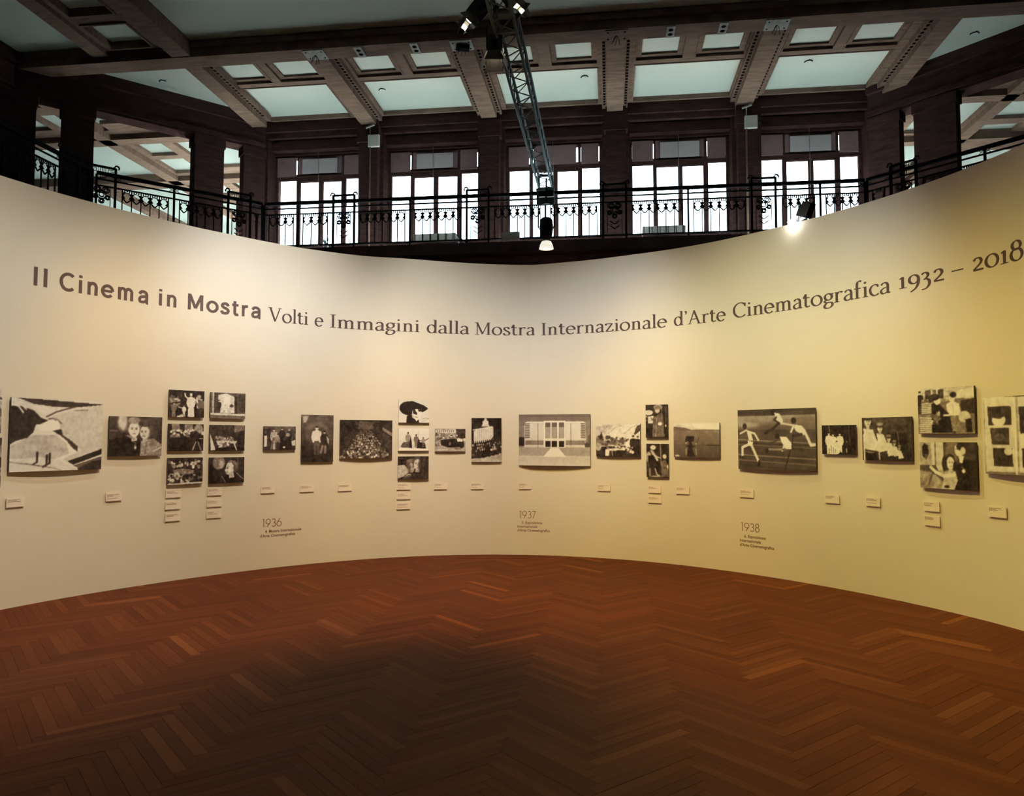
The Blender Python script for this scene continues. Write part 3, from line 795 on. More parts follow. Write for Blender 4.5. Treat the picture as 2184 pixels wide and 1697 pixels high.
for x, y, lb in ((-5.2, 16.81, 'small dark hook in the second bright ceiling panel'), (-10.04, 15.78, 'small dark hook in the triangular ceiling panel'), (-0.49, 16.77, 'small dark hook in the centre bright ceiling panel'), (4.33, 16.67, 'small dark hook in the last large ceiling panel by the fifth window'), (7.34, 15.9, 'small dark hook in the far corner ceiling panel')):
    m = MB().tube([(-0.085, 0.03, -0.01), (-0.06, -0.03, -0.012), (0, -0.06, -0.012), (0.06, -0.03, -0.012), (0.075, 0.01, -0.01)], 0.011, 6); m.box(-0.012, 0.012, -0.07, -0.05, -0.012, 0)
    o = m.build('ceiling_hook', M_IRON); o.location = (x, y, ZP); tag(o, lb, 'hook', 'hooks in the ceiling panels')
for x, lb in ((-5.72, 'square white box on the pier between the first and second window'), (3.32, 'square white box on the pier between the fourth and fifth window')):
    e = empty('junction_box', (x, YF - 0.05, 8.97)); tag(e, lb, 'box', 'white boxes on the window piers')
    MB().box(-0.14, 0.14, -0.08, 0.0, -0.145, 0.145).build('box_body', M_WHITE, e)
    MB().tube([(-0.1, -0.02, -0.14), (-0.1, -0.02, -2.9)], 0.022, 8).build('conduit', M_WOODC, e)
    m = MB().tube([(-0.1, -0.02, 0.14), (-0.1, -0.05, 0.35), (-0.02, -0.08, 0.42)], 0.012, 6); m.bar((-0.2, -0.06, 0.33), (0.02, -0.06, 0.4), 0.05, 0.03)
    m.build('cable_bracket', M_METALPLATE, e)
# things on the gallery
e = empty('placard', (-2.13, 16.53, 6.0)); tag(e, 'blank whitish placard tied low on the railing under the third window', 'placard')
MB().box(-0.2, 0.2, -0.012, 0.0, 0.02, 0.20).build('sheet', M_WHITE, e)
MB().tube([(-0.18, 0.0, 0.19), (-0.16, 0.05, 0.22), (0.16, 0.05, 0.22), (0.18, 0.0, 0.19)], 0.004, 5).build('tie', M_IRON, e)
def case(x, w, label, slant):
    e = empty('display_case', (x, 17.35, 6.0)); tag(e, label, 'case')
    MB().box(-w / 2, w / 2, -0.22, 0.22, 0.12, 0.22).build('case_base', M_WOOD, e)
    for sx in (-1, 1):
        for sy in (-1, 1): MB().box(sx * (w / 2 - 0.06) - 0.025, sx * (w / 2 - 0.06) + 0.025, sy * 0.18 - 0.025, sy * 0.18 + 0.025, 0, 0.12).build('leg', M_IRON, e)
    m = MB(); n = 6
    m.box(-w / 2, w / 2, -0.2, -0.17, 0.22, 0.38); m.box(-w / 2, w / 2, 0.17, 0.2, 0.22, 0.38)
    m.box(-w / 2, w / 2, -0.2, 0.2, 0.38, 0.40)
    m.build('case_box', M_METALPLATE, e)
    m = MB()
    for k in range(n): xx = -w / 2 + 0.03 + k * (w - 0.06) / (n - 1); m.box(xx - 0.008, xx + 0.008, -0.205, -0.19, 0.22, 0.4)
    if slant: m.bar((w / 2, 0, 0.38), (w / 2 + 0.3, 0, 0.12), 0.3, 0.02)
    m.build('ribs', M_IRON, e)
case(1.26, 0.95, 'low grey ribbed case standing on the gallery before the fourth window', False)
case(-4.0, 1.0, 'low grey case with a slanted end on the gallery before the second window', True)
e = empty('potted_spiky_plant', (-6.5, 16.78, 6.0)); tag(e, 'small spiky plant at the railing foot under the first window', 'plant')
MB().lathe([(0, 0), (0.05, 0), (0.065, 0.09), (0.055, 0.09), (0, 0.08)], 12).build('pot', M_METALPLATE, e)
for k in range(11):
    a = k * 2.4; l = 0.16 + 0.05 * (k % 3); t = 0.4 + 0.12 * (k % 4)
    MB().tube([(0, 0, 0.08), (math.cos(a) * l * 0.5 * t, math.sin(a) * l * 0.5 * t, 0.08 + l * 0.6), (math.cos(a) * l * t, math.sin(a) * l * t, 0.08 + l)], [0.012, 0.01, 0.002], 5).build('leaf', M_LEAF, e)
for i, cx in enumerate(WX):
    o = MB().tube([(0, 0, 0), (0.01, 0, -0.8), (0.0, 0, -1.7 if i else -0.7)], 0.006, 5).build('pull_cord', M_METALPLATE)
    o.location = (cx - (0.02 if i else 0.0), YW - 0.14, 9.04)
    tag(o, ['thin pull cord ending in a hook above the first window', 'thin pull cord hanging over the middle of the second window', 'thin pull cord hanging over the third window beside the truss', 'thin pull cord hanging over the middle of the fourth window', 'thin pull cord hanging over the middle of the fifth window'][i], 'cord', 'pull cords of the windows')
# ================================================================== WRITING ON THE WALL
def font_shape(s, size, offset=0.0):
    cu = bpy.data.curves.new('t', 'FONT'); cu.body = s; cu.size = size; cu.offset = offset; cu.resolution_u = 3; cu.fill_mode = 'FRONT'
    ob = bpy.data.objects.new('t', cu); COL.objects.link(ob)
    dg = bpy.context.evaluated_depsgraph_get(); dg.update(); me = ob.evaluated_get(dg).to_mesh()
    v = [(p.co.x, p.co.y) for p in me.vertices]; f = [tuple(p.vertices) for p in me.polygons]
    ob.evaluated_get(dg).to_mesh_clear(); bpy.data.objects.remove(ob); bpy.data.curves.remove(cu)
    return v, f
def catmull(P, n=6):
    if len(P) < 3: return P
    Q = [P[0]] + list(P) + [P[-1]]; out = []
    for i in range(1, len(Q) - 2):
        a, b, c, d = Q[i - 1], Q[i], Q[i + 1], Q[i + 2]
        for k in range(n):
            t = k / n; t2 = t * t; t3 = t2 * t
            out.append(tuple(0.5 * (2 * b[j] + (c[j] - a[j]) * t + (2 * a[j] - 5 * b[j] + 4 * c[j] - d[j]) * t2 + (3 * b[j] - a[j] - 3 * c[j] + d[j]) * t3) for j in (0, 1)))
    out.append(P[-1]); return out
def earc(cx, cy, rx, ry, a0=0, a1=360, n=28):
    return [(cx + rx * math.cos(math.radians(a0 + (a1 - a0) * i / n)), cy + ry * math.sin(math.radians(a0 + (a1 - a0) * i / n))) for i in range(n + 1)]
TT, TN, TILT = 0.13, 0.055, math.radians(14)
def stroke(path, w=1.0, closed=False):
    V = []; F = []; N = len(path)
    for i, p in enumerate(path):
        a = path[i - 1] if i > 0 else (path[-2] if closed else p); b = path[i + 1] if i < N - 1 else (path[1] if closed else p)
        dx, dy = b[0] - a[0], b[1] - a[1]; l = math.hypot(dx, dy) or 1; nx, ny = -dy / l, dx / l
        rx = nx * math.cos(TILT) + ny * math.sin(TILT); ry = -nx * math.sin(TILT) + ny * math.cos(TILT)
        h = 0.5 * math.sqrt((TT * rx) ** 2 + (TN * ry) ** 2) * w
        V += [(p[0] + nx * h, p[1] + ny * h), (p[0] - nx * h, p[1] - ny * h)]
    for i in range(N - 1): F.append((2 * i + 1, 2 * i + 3, 2 * i + 2, 2 * i))
    return V, F
def GL(adv, *ops): return (adv, ops)
X = 0.64
SER = {
 'I': GL(.36, ('l', 1, (.18, 0), (.18, 1)), ('s', .18, .015, .16), ('s', .18, .985, .16)),
 'V': GL(.84, ('l', .95, (.10, 1), (.43, .0)), ('l', .62, (.43, .0), (.74, 1)), ('s', .10, .985, .14), ('s', .74, .985, .12)),
 'o': GL(.68, ('e', .34, .32, .27, .325)),
 'l': GL(.32, ('l', 1, (.16, 0), (.16, 1.06)), ('s', .16, .015, .14), ('s', .10, 1.04, .07)),
 't': GL(.43, ('c', 1, (.18, .86), (.18, .45), (.18, .14), (.24, .03), (.33, .02), (.41, .07)), ('l', .9, (.03, .61), (.39, .61)), ('l', .8, (.05, .62), (.18, .84))),
 'i': GL(.32, ('l', 1, (.16, 0), (.16, .64)), ('s', .16, .015, .14), ('s', .10, .62, .07), ('d', .155, .88, .068)),
 'e': GL(.60, ('E', .31, .32, .245, .325, 2, 318), ('l', .9, (.07, .36), (.555, .36))),
 'm': GL(1.02, ('l', 1, (.15, 0), (.15, .63)), ('c', 1, (.16, .5), (.25, .6), (.37, .635), (.47, .55), (.49, .4), (.49, 0)), ('c', 1, (.50, .5), (.6, .6), (.71, .635), (.81, .55), (.83, .4), (.83, 0)), ('s', .15, .015, .13), ('s', .49, .015, .12), ('s', .83, .015, .13), ('s', .09, .62, .06)),
 'n': GL(.68, ('l', 1, (.15, 0), (.15, .63)), ('c', 1, (.16, .5), (.25, .6), (.37, .635), (.47, .55), (.49, .4), (.49, 0)), ('s', .15, .015, .13), ('s', .49, .015, .13), ('s', .09, .62, .06)),
 'a': GL(.56, ('c', 1, (.09, .52), (.17, .62), (.29, .64), (.39, .57), (.42, .44), (.42, .1), (.46, .02), (.54, .04)), ('c', .95, (.42, .38), (.22, .33), (.09, .22), (.08, .1), (.17, .005), (.30, .03), (.42, .12))),
 'g': GL(.58, ('e', .28, .43, .19, .205), ('c', 1, (.42, .57), (.48, .61), (.56, .60)), ('c', 1, (.17, .25), (.08, .17), (.13, .09), (.29, .07), (.45, .04), (.50, -.1), (.40, -.24), (.22, -.29), (.07, -.22), (.08, -.08), (.18, .04))),
 'd': GL(.66, ('e', .29, .32, .22, .325), ('l', 1, (.51, 0), (.51, 1.06)), ('s', .45, 1.04, .07), ('s', .56, .015, .07)),
 'M': GL(1.06, ('l', .55, (.16, 0), (.16, 1)), ('l', .95, (.15, 1), (.50, .05)), ('l', .55, (.50, .05), (.85, 1)), ('l', 1, (.87, 0), (.87, 1)), ('s', .16, .015, .13), ('s', .87, .015, .15), ('s', .11, .985, .09), ('s', .89, .985, .11)),
 's': GL(.48, ('c', 1, (.38, .50), (.33, .61), (.22, .645), (.11, .59), (.09, .48), (.2, .36), (.34, .27), (.41, .15), (.34, .02), (.2, -.01), (.09, .04), (.06, .15))),
 'r': GL(.47, ('l', 1, (.15, 0), (.15, .63)), ('c', 1, (.16, .46), (.22, .57), (.31, .63), (.40, .62), (.44, .57)), ('s', .15, .015, .14), ('s', .09, .62, .06)),
 'z': GL(.54, ('l', 1, (.05, .615), (.47, .615)), ('l', 1.0, (.45, .62), (.08, .02)), ('l', 1, (.05, .025), (.49, .025)), ('l', 1, (.06, .62), (.05, .5)), ('l', 1, (.48, .02), (.50, .15))),
 'A': GL(.86, ('l', .6, (.43, 1.0), (.12, 0)), ('l', .95, (.41, 1.0), (.75, 0)), ('l', 1, (.22, .36), (.63, .36)), ('s', .12, .015, .12), ('s', .75, .015, .14)),
 "'": GL(.24, ('d', .12, .96, .07), ('c', .6, (.16, .96), (.15, .85), (.08, .77))),
 'C': GL(.84, ('E', .47, .5, .39, .505, 42, 316), ('l', .7, (.755, .97), (.755, .73))),
 'c': GL(.55, ('E', .31, .32, .245, .325, 48, 316), ('d', .46, .53, .05)),
 'f': GL(.36, ('c', 1, (.41, 1.01), (.32, 1.06), (.22, 1.0), (.18, .84), (.18, .4), (.18, 0)), ('s', .18, .015, .14), ('l', .9, (.03, .61), (.38, .61))),
 '1': GL(.42, ('l', 1, (.21, 0), (.21, .66)), ('s', .21, .015, .17), ('l', .9, (.07, .55), (.21, .65))),
 '9': GL(.56, ('e', .28, .40, .21, .245), ('c', 1, (.49, .42), (.48, .16), (.36, -.12), (.12, -.30))),
 '3': GL(.50, ('c', 1, (.09, .56), (.2, .65), (.34, .6), (.37, .46), (.28, .32), (.17, .27)), ('c', 1, (.17, .27), (.33, .26), (.43, .12), (.40, -.1), (.26, -.26), (.08, -.29))),
 '2': GL(.55, ('c', 1, (.08, .52), (.18, .65), (.34, .64), (.42, .5), (.35, .32), (.07, .05)), ('l', 1.5, (.06, .035), (.50, .035))),
 '-': GL(.60, ('l', 1.1, (.02, .33), (.58, .33))),
 '0': GL(.64, ('e', .32, .33, .26, .335)),
 '8': GL(.60, ('e', .30, .76, .18, .22), ('e', .30, .29, .24, .30)),
}
SAN = {
 'I': GL(.30, ('l', 1, (.15, 0), (.15, 1))), 'l': GL(.30, ('l', 1, (.15, 0), (.15, 1.0))),
 'i': GL(.30, ('l', 1, (.15, 0), (.15, .73)), ('l', 1, (.15, .86), (.15, 1.0))),
 'C': GL(.84, ('E', .47, .5, .37, .44, 48, 312)), 'e': GL(.70, ('E', .35, .365, .27, .31, 2, 318), ('l', .85, (.09, .37), (.60, .37))),
 'n': GL(.68, ('l', 1, (.15, 0), (.15, .73)), ('c', 1, (.15, .48), (.22, .62), (.34, .675), (.46, .63), (.52, .5), (.52, .3), (.52, 0))),
 'm': GL(1.02, ('l', 1, (.15, 0), (.15, .73)), ('c', 1, (.15, .48), (.21, .62), (.32, .675), (.43, .62), (.48, .5), (.48, .3), (.48, 0)), ('c', 1, (.48, .48), (.54, .62), (.65, .675), (.76, .62), (.82, .5), (.82, .3), (.82, 0))),
 'a': GL(.66, ('c', 1, (.10, .52), (.18, .65), (.31, .68), (.44, .63), (.50, .50), (.50, .12), (.53, .02), (.58, .01)), ('c', .95, (.50, .40), (.32, .38), (.16, .33), (.10, .2), (.14, .08), (.27, .05), (.40, .09), (.50, .2))),
 'M': GL(1.0, ('l', 1, (.15, 0), (.15, 1)), ('l', 1, (.17, .97), (.50, .12)), ('l', 1, (.50, .12), (.83, .97)), ('l', 1, (.85, 0), (.85, 1))),
 'o': GL(.72, ('e', .36, .365, .275, .31)), 'r': GL(.46, ('l', 1, (.15, 0), (.15, .73)), ('c', 1, (.15, .45), (.20, .60), (.30, .67), (.43, .67))),
 's': GL(.58, ('c', 1, (.48, .53), (.41, .65), (.28, .685), (.15, .62), (.13, .5), (.24, .41), (.38, .35), (.48, .24), (.43, .10), (.28, .05), (.14, .09), (.08, .2))),
 't': GL(.46, ('c', 1, (.20, .92), (.20, .5), (.20, .18), (.25, .07), (.34, .05), (.42, .06)), ('l', .95, (.04, .67), (.42, .67))),
}
NUM = {
 '1': GL(.42, ('l', 1, (.25, 0), (.25, 1)), ('l', 1, (.08, .96), (.25, .97))),
 '9': GL(.74, ('e', .36, .68, .28, .29), ('l', 1, (.60, .52), (.24, 0))), '6': GL(.74, ('e', .36, .31, .28, .29), ('l', 1, (.12, .47), (.46, 1))),
 '3': GL(.62, ('E', .30, .74, .21, .22, 150, -85), ('E', .30, .28, .24, .26, 90, -150)),
 '7': GL(.62, ('l', 1, (.06, .97), (.54, .97)), ('l', 1, (.53, .97), (.2, 0))), '8': GL(.66, ('e', .33, .74, .19, .23), ('e', .33, .27, .25, .25)),
}
def mono_shape(tab, ch, size, w):
    global TT, TN, TILT
    keep = (TT, TN, TILT); TT = TN = w; TILT = 0.0; SER_ = SER.get(ch)
    SER[ch] = tab[ch]; r = serif_shape(ch, size)
    if SER_: SER[ch] = SER_
    else: del SER[ch]
    TT, TN, TILT = keep; return r
def serif_shape(ch, size):
    adv, ops = SER[ch]; V = []; F = []
    def put(v, f):
        n = len(V); V.extend(v); F.extend(tuple(i + n for i in q) for q in f)
    for o in ops:
        if o[0] == 'l':
            a, b = o[2], o[3]; put(*stroke([a, ((a[0] + b[0]) / 2, (a[1] + b[1]) / 2), b], o[1]))
        elif o[0] == 'c': put(*stroke(catmull(list(o[2:])), o[1]))
        elif o[0] == 'e': put(*stroke(earc(*o[1:]), 1, True))
        elif o[0] == 'E': put(*stroke(earc(*o[1:]), 1))
        elif o[0] == 's':
            x, y, w = o[1:]; h = .02; put([(x - w, y - h), (x + w, y - h), (x + w, y + h), (x - w, y + h)], [(0, 1, 2, 3)])
        elif o[0] == 'd':
            x, y, r = o[1:]; put([(x, y)] + [(x + r * math.cos(k * math.pi / 6), y + r * math.sin(k * math.pi / 6)) for k in range(12)], [(0, 1 + k, 1 + (k + 1) % 12) for k in range(12)])
    return [(x * size, y * size) for x, y in V], F, adv * size
def on_wall(name, v, f, u0, z0, mtl, parent, t=0.0025, sx=1.0):
    """thin raised letter following the wall"""
    V = []
    for off in (t, 0.0004):
        for (x, y) in v: V.append(wall_pt(u0 + x * sx, z0 + y, off))
    n = len(v); F = [tuple(q) for q in f]
    ed = {}
    for q in f:
        for i in range(len(q)):
            a, b = q[i], q[(i + 1) % len(q)]; ed[(a, b)] = 1
    for (a, b) in ed:
        if (b, a) not in ed: F.append((a, b, b + n, a + n))
    me = bpy.data.meshes.new(name); me.from_pydata(V, [], F); me.materials.append(mtl); me.update()
    return link(bpy.data.objects.new(name, me), parent)
def word(text, ua, ub, z, mtl, parent, kind, size):
    gl = []
    for ch in text:
        if kind == 'sans':
            v, f, adv = mono_shape(SAN, ch, size, 0.166)
            x0 = min(p[0] for p in v); x1 = max(p[0] for p in v)
            gl.append(([(p[0] - x0, p[1]) for p in v], f, x1 - x0, adv - (x1 - x0) + 0.05 * size))
        else:
            v, f, adv = serif_shape(ch, size)
            x0 = min(p[0] for p in v); x1 = max(p[0] for p in v)
            gl.append(([(p[0] - x0, p[1]) for p in v], f, x1 - x0, None)); gl[-1] = gl[-1][:3] + (adv - (x1 - x0),)
    tot = sum(g[2] for g in gl)
    gaps = [max(0.02 * size, (gl[i][3] + gl[i + 1][3]) / 2) for i in range(len(gl) - 1)]
    W = ub - ua
    if len(gl) == 1: sc = W / tot; k = 0
    else:
        sc = 1.0; k = (W - tot * sc) / sum(gaps)
        if k < 0.7: sc = W / (tot + sum(gaps) * 0.7); k = 0.7 * sc
        elif k > 1.5: sc = W / (tot + sum(gaps) * 1.5); k = 1.5 * sc
    u = ua
    for i, g in enumerate(gl):
        on_wall('letter', g[0], g[1], u, z, mtl, parent, sx=sc)
        u += g[2] * sc + (gaps[i] * k if i < len(gaps) else 0)
v_, f_ = font_shape('H', 1.0); CAPF = max(p[1] for p in v_)      # cap height of the built-in font per unit size
SANS = 0.187
e = empty('wall_title', (-5.0, 8.0, 3.1)); bpy.context.view_layer.update()
tag(e, 'grey-brown bold lettering Il Cinema in Mostra high on the curved wall', 'lettering')
e.location = (0, 0, 0)
for t, a, b in (('Il', -6.328, -6.194), ('Cinema', -6.072, -5.119), ('in', -4.997, -4.793), ('Mostra', -4.657, -3.74)):
    word(t, a, b, 3.118, M_INK2, e, 'sans', SANS)
e = empty('wall_subtitle'); tag(e, 'dark brown serif lettering Volti e Immagini dalla Mostra Internazionale running to 1932 - 2018', 'lettering')
for t, a, b, z in (('Volti', -3.639, -3.102, 3.10), ('e', -3.016, -2.896, 3.095), ('Immagini', -2.806, -1.569, 3.092), ('dalla', -1.468, -0.859, 3.09), ('Mostra', -0.779, 0.065, 3.088), ('Internazionale', 0.152, 1.968, 3.082),
                   ("d'Arte", 2.062, 2.788, 3.088), ('Cinematografica', 2.886, 4.882, 3.105), ('1932', 4.981, 5.474, 3.12), ('-', 5.558, 5.681, 3.125), ('2018', 5.781, 6.304, 3.135)):
    word(t, a, b, z, M_INK, e, 'serif', 0.173)
def line(text, ua, ub, z, cap, parent, off=0.0, name='text_line'):
    v, f = font_shape(text, cap / CAPF, off); x0 = min(p[0] for p in v); x1 = max(p[0] for p in v)
    return on_wall(name, [(p[0] - x0, p[1]) for p in v], f, ua, z, M_INK3, parent, t=0.0015, sx=(ub - ua) / (x1 - x0))
M_INK3 = mat('rust_brown_vinyl', (0.16, 0.07, 0.035), 0.6, var=0.05, scale=8)
for yr, u0, u1, z, lines, lb in (
    ('1936', -3.676, -3.411, .512, (('4. Mostra Internazionale', -3.633, -3.156, .440), ("d'Arte Cinematografica", -3.697, -3.238, .387)), 'year heading 1936 printed low on the wall with two small lines below'),
    ('1937', -.154, .096, .505, (('5. Esposizione', -.114, .172, .428), ('Internazionale', -.174, .106, .375), ("d'Arte Cinematografica", -.176, .281, .322)), 'year heading 1937 printed under the building photograph with three small lines'),
    ('1938', 2.947, 3.212, .505, (('6. Esposizione', 2.994, 3.28, .428), ('Internazionale', 2.935, 3.215, .375), ("d'Arte Cinematografica", 2.934, 3.389, .322)), 'year heading 1938 printed under the hurdles photograph with three small lines')):
    e = empty('year_heading'); tag(e, lb, 'lettering', 'year headings low on the curved wall')
    u = u0
    for ch in yr:
        v, f, adv = mono_shape(NUM, ch, 0.100, 0.075); x0 = min(p[0] for p in v)
        on_wall('year_numeral', v, f, u, z, M_INK3, e, t=0.0015, sx=(u1 - u0) / 0.252); u += adv * (u1 - u0) / 0.252
    for t, a, b, zz in lines: line(t, a, b, zz, 0.034, e, 0.0006)

# ================================================================== CAPTION CARDS
CARDS = [(-6.523,-6.351,0.953,1.040),(-5.532,-5.359,0.944,1.030),(-4.869,-4.691,0.940,1.027),(-4.871,-4.693,0.808,0.896),(-4.869,-4.693,0.675,0.765),(-4.374,-4.195,0.938,1.026),(-4.379,-4.196,0.805,0.889),(-4.380,-4.197,0.673,0.759),(-3.700,-3.521,0.932,1.020),(-3.185,-3.001,0.926,1.014),(-2.674,-2.487,0.920,1.012),(-1.867,-1.677,0.917,1.004),(-1.865,-1.678,0.785,0.872),(-1.867,-1.678,0.650,0.738),(-1.347,-1.162,0.913,1.001),(-0.831,-0.648,0.910,0.997),(-0.161,0.019,0.911,0.998),(0.954,1.140,0.906,0.996),(1.671,1.857,0.905,0.997),(1.675,1.861,0.774,0.861),(2.067,2.255,0.907,0.997),(2.949,3.136,0.910,1.003),(4.056,4.230,0.914,1.006),(4.543,4.712,0.917,1.009),(5.192,5.364,0.920,1.012),(5.194,5.365,0.782,0.877),(5.867,6.053,0.927,1.021)]
CL = ['under the snowy climbers photograph', 'under the photograph of two women', 'topmost of the three under the apron man column', 'middle one of the three under the apron man column', 'lowest of the three under the apron man column',
 'topmost of the three under the smiling woman', 'middle one of the three under the smiling woman', 'lowest of the three under the smiling woman', 'above the year 1936', 'under the tall photograph of two standing figures', 'under the crowd in rows photograph',
 'topmost of the three under the hat portrait column', 'middle one of the three under the hat portrait column', 'lowest of the three under the hat portrait column', 'under the old motor car photograph', 'under the tiered stage photograph', 'under the large building photograph', 'under the picnic table photograph',
 'upper of two under the narrow robed figure photographs', 'lower of two under the narrow robed figure photographs', 'under the sea and monument photograph', 'under the hurdles photograph', 'under the small group in white shirts', 'under the row of capped men photograph', 'upper of two under the dancing couple', 'lower of two under the dancing couple', 'under the window frame photograph']
def flat_frame(ua, ub, za, zb, gap):
    a = wall_pt(ua, (za + zb) / 2, gap); b = wall_pt(ub, (za + zb) / 2, gap)
    d = Vector((b.x - a.x, b.y - a.y, 0)); w = d.length; rz = math.atan2(d.y, d.x)
    return a, w, rz
for (ua, ub, za, zb), lb in zip(CARDS, CL):
    a, w, rz = flat_frame(ua, ub, za, zb, 0.012); h = zb - za
    e = empty('caption_card', (a.x, a.y, za), rz); tag(e, 'small cream caption card ' + lb, 'caption', 'caption cards on the curved wall')
    MB().box(0, w, -0.004, 0.004, 0, h).build('card', M_CARD, e)
    m = MB(); n = random.choice((3, 4, 4, 5)); z = h - 0.014
    for k in range(n):
        L = w * random.uniform(0.4, 0.85) if k != 3 else w * 0.1
        x = 0.012
        while x < L:
            ww = random.uniform(0.008, 0.022); m.box(x, min(x + ww, L), -0.0052, -0.004, z - 0.0042, z); x += ww + 0.004
        z -= 0.0095 if k != n - 2 else 0.014
    m.build('caption_print', M_CARDINK, e)
# ================================================================== PHOTOGRAPHS
class Pic:
    """a tone map painted with simple shapes; height is 100 units, y runs downwards"""
    def __init__(s, asp, n=100, bg=0.5, seed=1):
        s.W = 100 * asp; s.h = n; s.w = int(round(n * asp)); s.a = np.full((s.h, s.w), float(bg)); s.r = np.random.RandomState(seed)
        yy, xx = np.mgrid[0:s.h, 0:s.w]; s.X = (xx + .5) * s.W / s.w; s.Y = (yy + .5) * 100 / s.h
        s.k = 100 / n
    def _mix(s, m, v): s.a = s.a * (1 - m) + v * m
    def g(s, v0, v1, y0=0, y1=100):
        t = np.clip((s.Y - y0) / (y1 - y0), 0, 1); s._mix(((s.Y >= y0) & (s.Y <= y1)).astype(float), v0 + (v1 - v0) * t); return s
    def gx(s, v0, v1, x0, x1, y0, y1):
        t = np.clip((s.X - x0) / (x1 - x0), 0, 1); s._mix(((s.X >= x0) & (s.X <= x1) & (s.Y >= y0) & (s.Y <= y1)).astype(float), v0 + (v1 - v0) * t); return s
    def e(s, cx, cy, rx, ry, v, soft=1.0, rot=0.0):
        c, q = math.cos(math.radians(rot)), math.sin(math.radians(rot))
        dx, dy = s.X - cx, s.Y - cy; u = dx * c + dy * q; w = -dx * q + dy * c
        d = np.sqrt((u / rx) ** 2 + (w / ry) ** 2); sw = max(soft * s.k / min(rx, ry), 1e-3)
        s._mix(np.clip((1 - d) / sw + .5, 0, 1), v); return s
    def p(s, v, *c, op=1.0):
        P = list(zip(c[0::2], c[1::2])); ins = np.zeros(s.a.shape, bool)
        for i in range(len(P)):
            x0, y0 = P[i]; x1, y1 = P[(i + 1) % len(P)]
            if y0 == y1: continue
            hit = ((s.Y < max(y0, y1)) & (s.Y >= min(y0, y1))) & (s.X < x0 + (s.Y - y0) * (x1 - x0) / (y1 - y0)); ins ^= hit
        s._mix(ins * op, v); return s
    def l(s, v, w, *c):
        P = list(zip(c[0::2], c[1::2])); D = np.full(s.a.shape, 1e9)
        for (x0, y0), (x1, y1) in zip(P, P[1:]):
            dx, dy = x1 - x0, y1 - y0; L = dx * dx + dy * dy or 1e-6
            t = np.clip(((s.X - x0) * dx + (s.Y - y0) * dy) / L, 0, 1)
            D = np.minimum(D, np.hypot(s.X - x0 - t * dx, s.Y - y0 - t * dy))
        s._mix(np.clip((w / 2 - D) / s.k + .5, 0, 1), v); return s
    def n(s, amp, sc=6, x0=0, y0=0, x1=999, y1=999, sx=1.0):
        gh, gw = int(100 / sc) + 3, int(s.W / (sc * sx)) + 3; G = s.r.rand(gh, gw)
        fy, fx = s.Y / sc, s.X / (sc * sx); iy, ix = fy.astype(int), fx.astype(int); ty, tx = fy - iy, fx - ix
        N = (G[iy, ix] * (1 - tx) + G[iy, ix + 1] * tx) * (1 - ty) + (G[iy + 1, ix] * (1 - tx) + G[iy + 1, ix + 1] * tx) * ty
        m = ((s.X >= x0) & (s.X <= x1) & (s.Y >= y0) & (s.Y <= y1)); s.a = s.a + m * (N - .5) * 2 * amp; return s
    def c(s, n, x0, y0, x1, y1, r, lo, hi):
        for _ in range(n):
            x = s.r.uniform(x0, x1); y = s.r.uniform(y0, y1); s.e(x, y, r * s.r.uniform(.6, 1.3), r * s.r.uniform(.6, 1.3), s.r.uniform(lo, hi))
        return s
    def fig(s, x, y, h, top=.1, bot=.1, skin=.75, w=1.0, hat=None, arms=0):
        q = h / 100 * w
        s.p(bot, x - 10 * q, y, x - 11 * q, y - .52 * h, x + 11 * q, y - .52 * h, x + 10 * q, y, x + 1.5 * q, y, x, y - .4 * h, x - 1.5 * q, y)
        s.p(top, x - 12 * q, y - .48 * h, x - 14 * q, y - .80 * h, x - 5 * q, y - .86 * h, x + 5 * q, y - .86 * h, x + 14 * q, y - .80 * h, x + 12 * q, y - .48 * h)
        s.l(top, 6 * q, x - 13 * q, y - .8 * h, x - 17 * q, y - .6 * h, x - 12 * q, y - .45 * h); s.l(top, 6 * q, x + 13 * q, y - .8 * h, x + 17 * q, y - .6 * h, x + 12 * q, y - .45 * h)
        s.e(x, y - .93 * h, 5.5 * q, 7 * q, skin); s.e(x, y - .975 * h, 6 * q, 4 * q, .08 if hat is None else hat); return s
    def face(s, x, y, r, skin=.75, hair=.1, turn=0.0, hl=None, shadow=.35):
        s.e(x - turn * r * .3, y - r * .35, r * 1.0, r * 1.15, hair)
        s.e(x, y, r * .72, r * 1.0, skin); s.e(x - turn * r * .45, y + r * .1, r * .3, r * .8, (skin + shadow) / 2, 4)
        s.p(skin * .85, x - r * .3, y + r * .7, x + r * .35, y + r * .7, x + r * .4, y + r * 1.5, x - r * .35, y + r * 1.5)
        s.e(x + turn * r * .1, y + r * .0, r * .66, r * .95, skin)
        for k in (-1, 1):
            s.l(.35, r * .08, x + turn * r * .18 + k * r * .12, y - r * .22, x + turn * r * .18 + k * r * .44, y - r * .24)
            s.e(x + turn * r * .18 + k * r * .28, y - r * .06, r * .13, r * .08, .22)
        s.l(skin * .8, r * .12, x + turn * r * .25, y - r * .05, x + turn * r * .32, y + r * .28, x + turn * r * .15, y + r * .32)
        s.l(.33, r * .11, x + turn * r * .18 - r * .2, y + r * .55, x + turn * r * .18 + r * .22, y + r * .55)
        return s
    def blur(s, n=1):
        for _ in range(n):
            b = np.pad(s.a, 1, mode='edge'); s.a = (b[:-2, 1:-1] + b[2:, 1:-1] + b[1:-1, :-2] + b[1:-1, 2:] + 4 * b[1:-1, 1:-1]) / 8
        return s

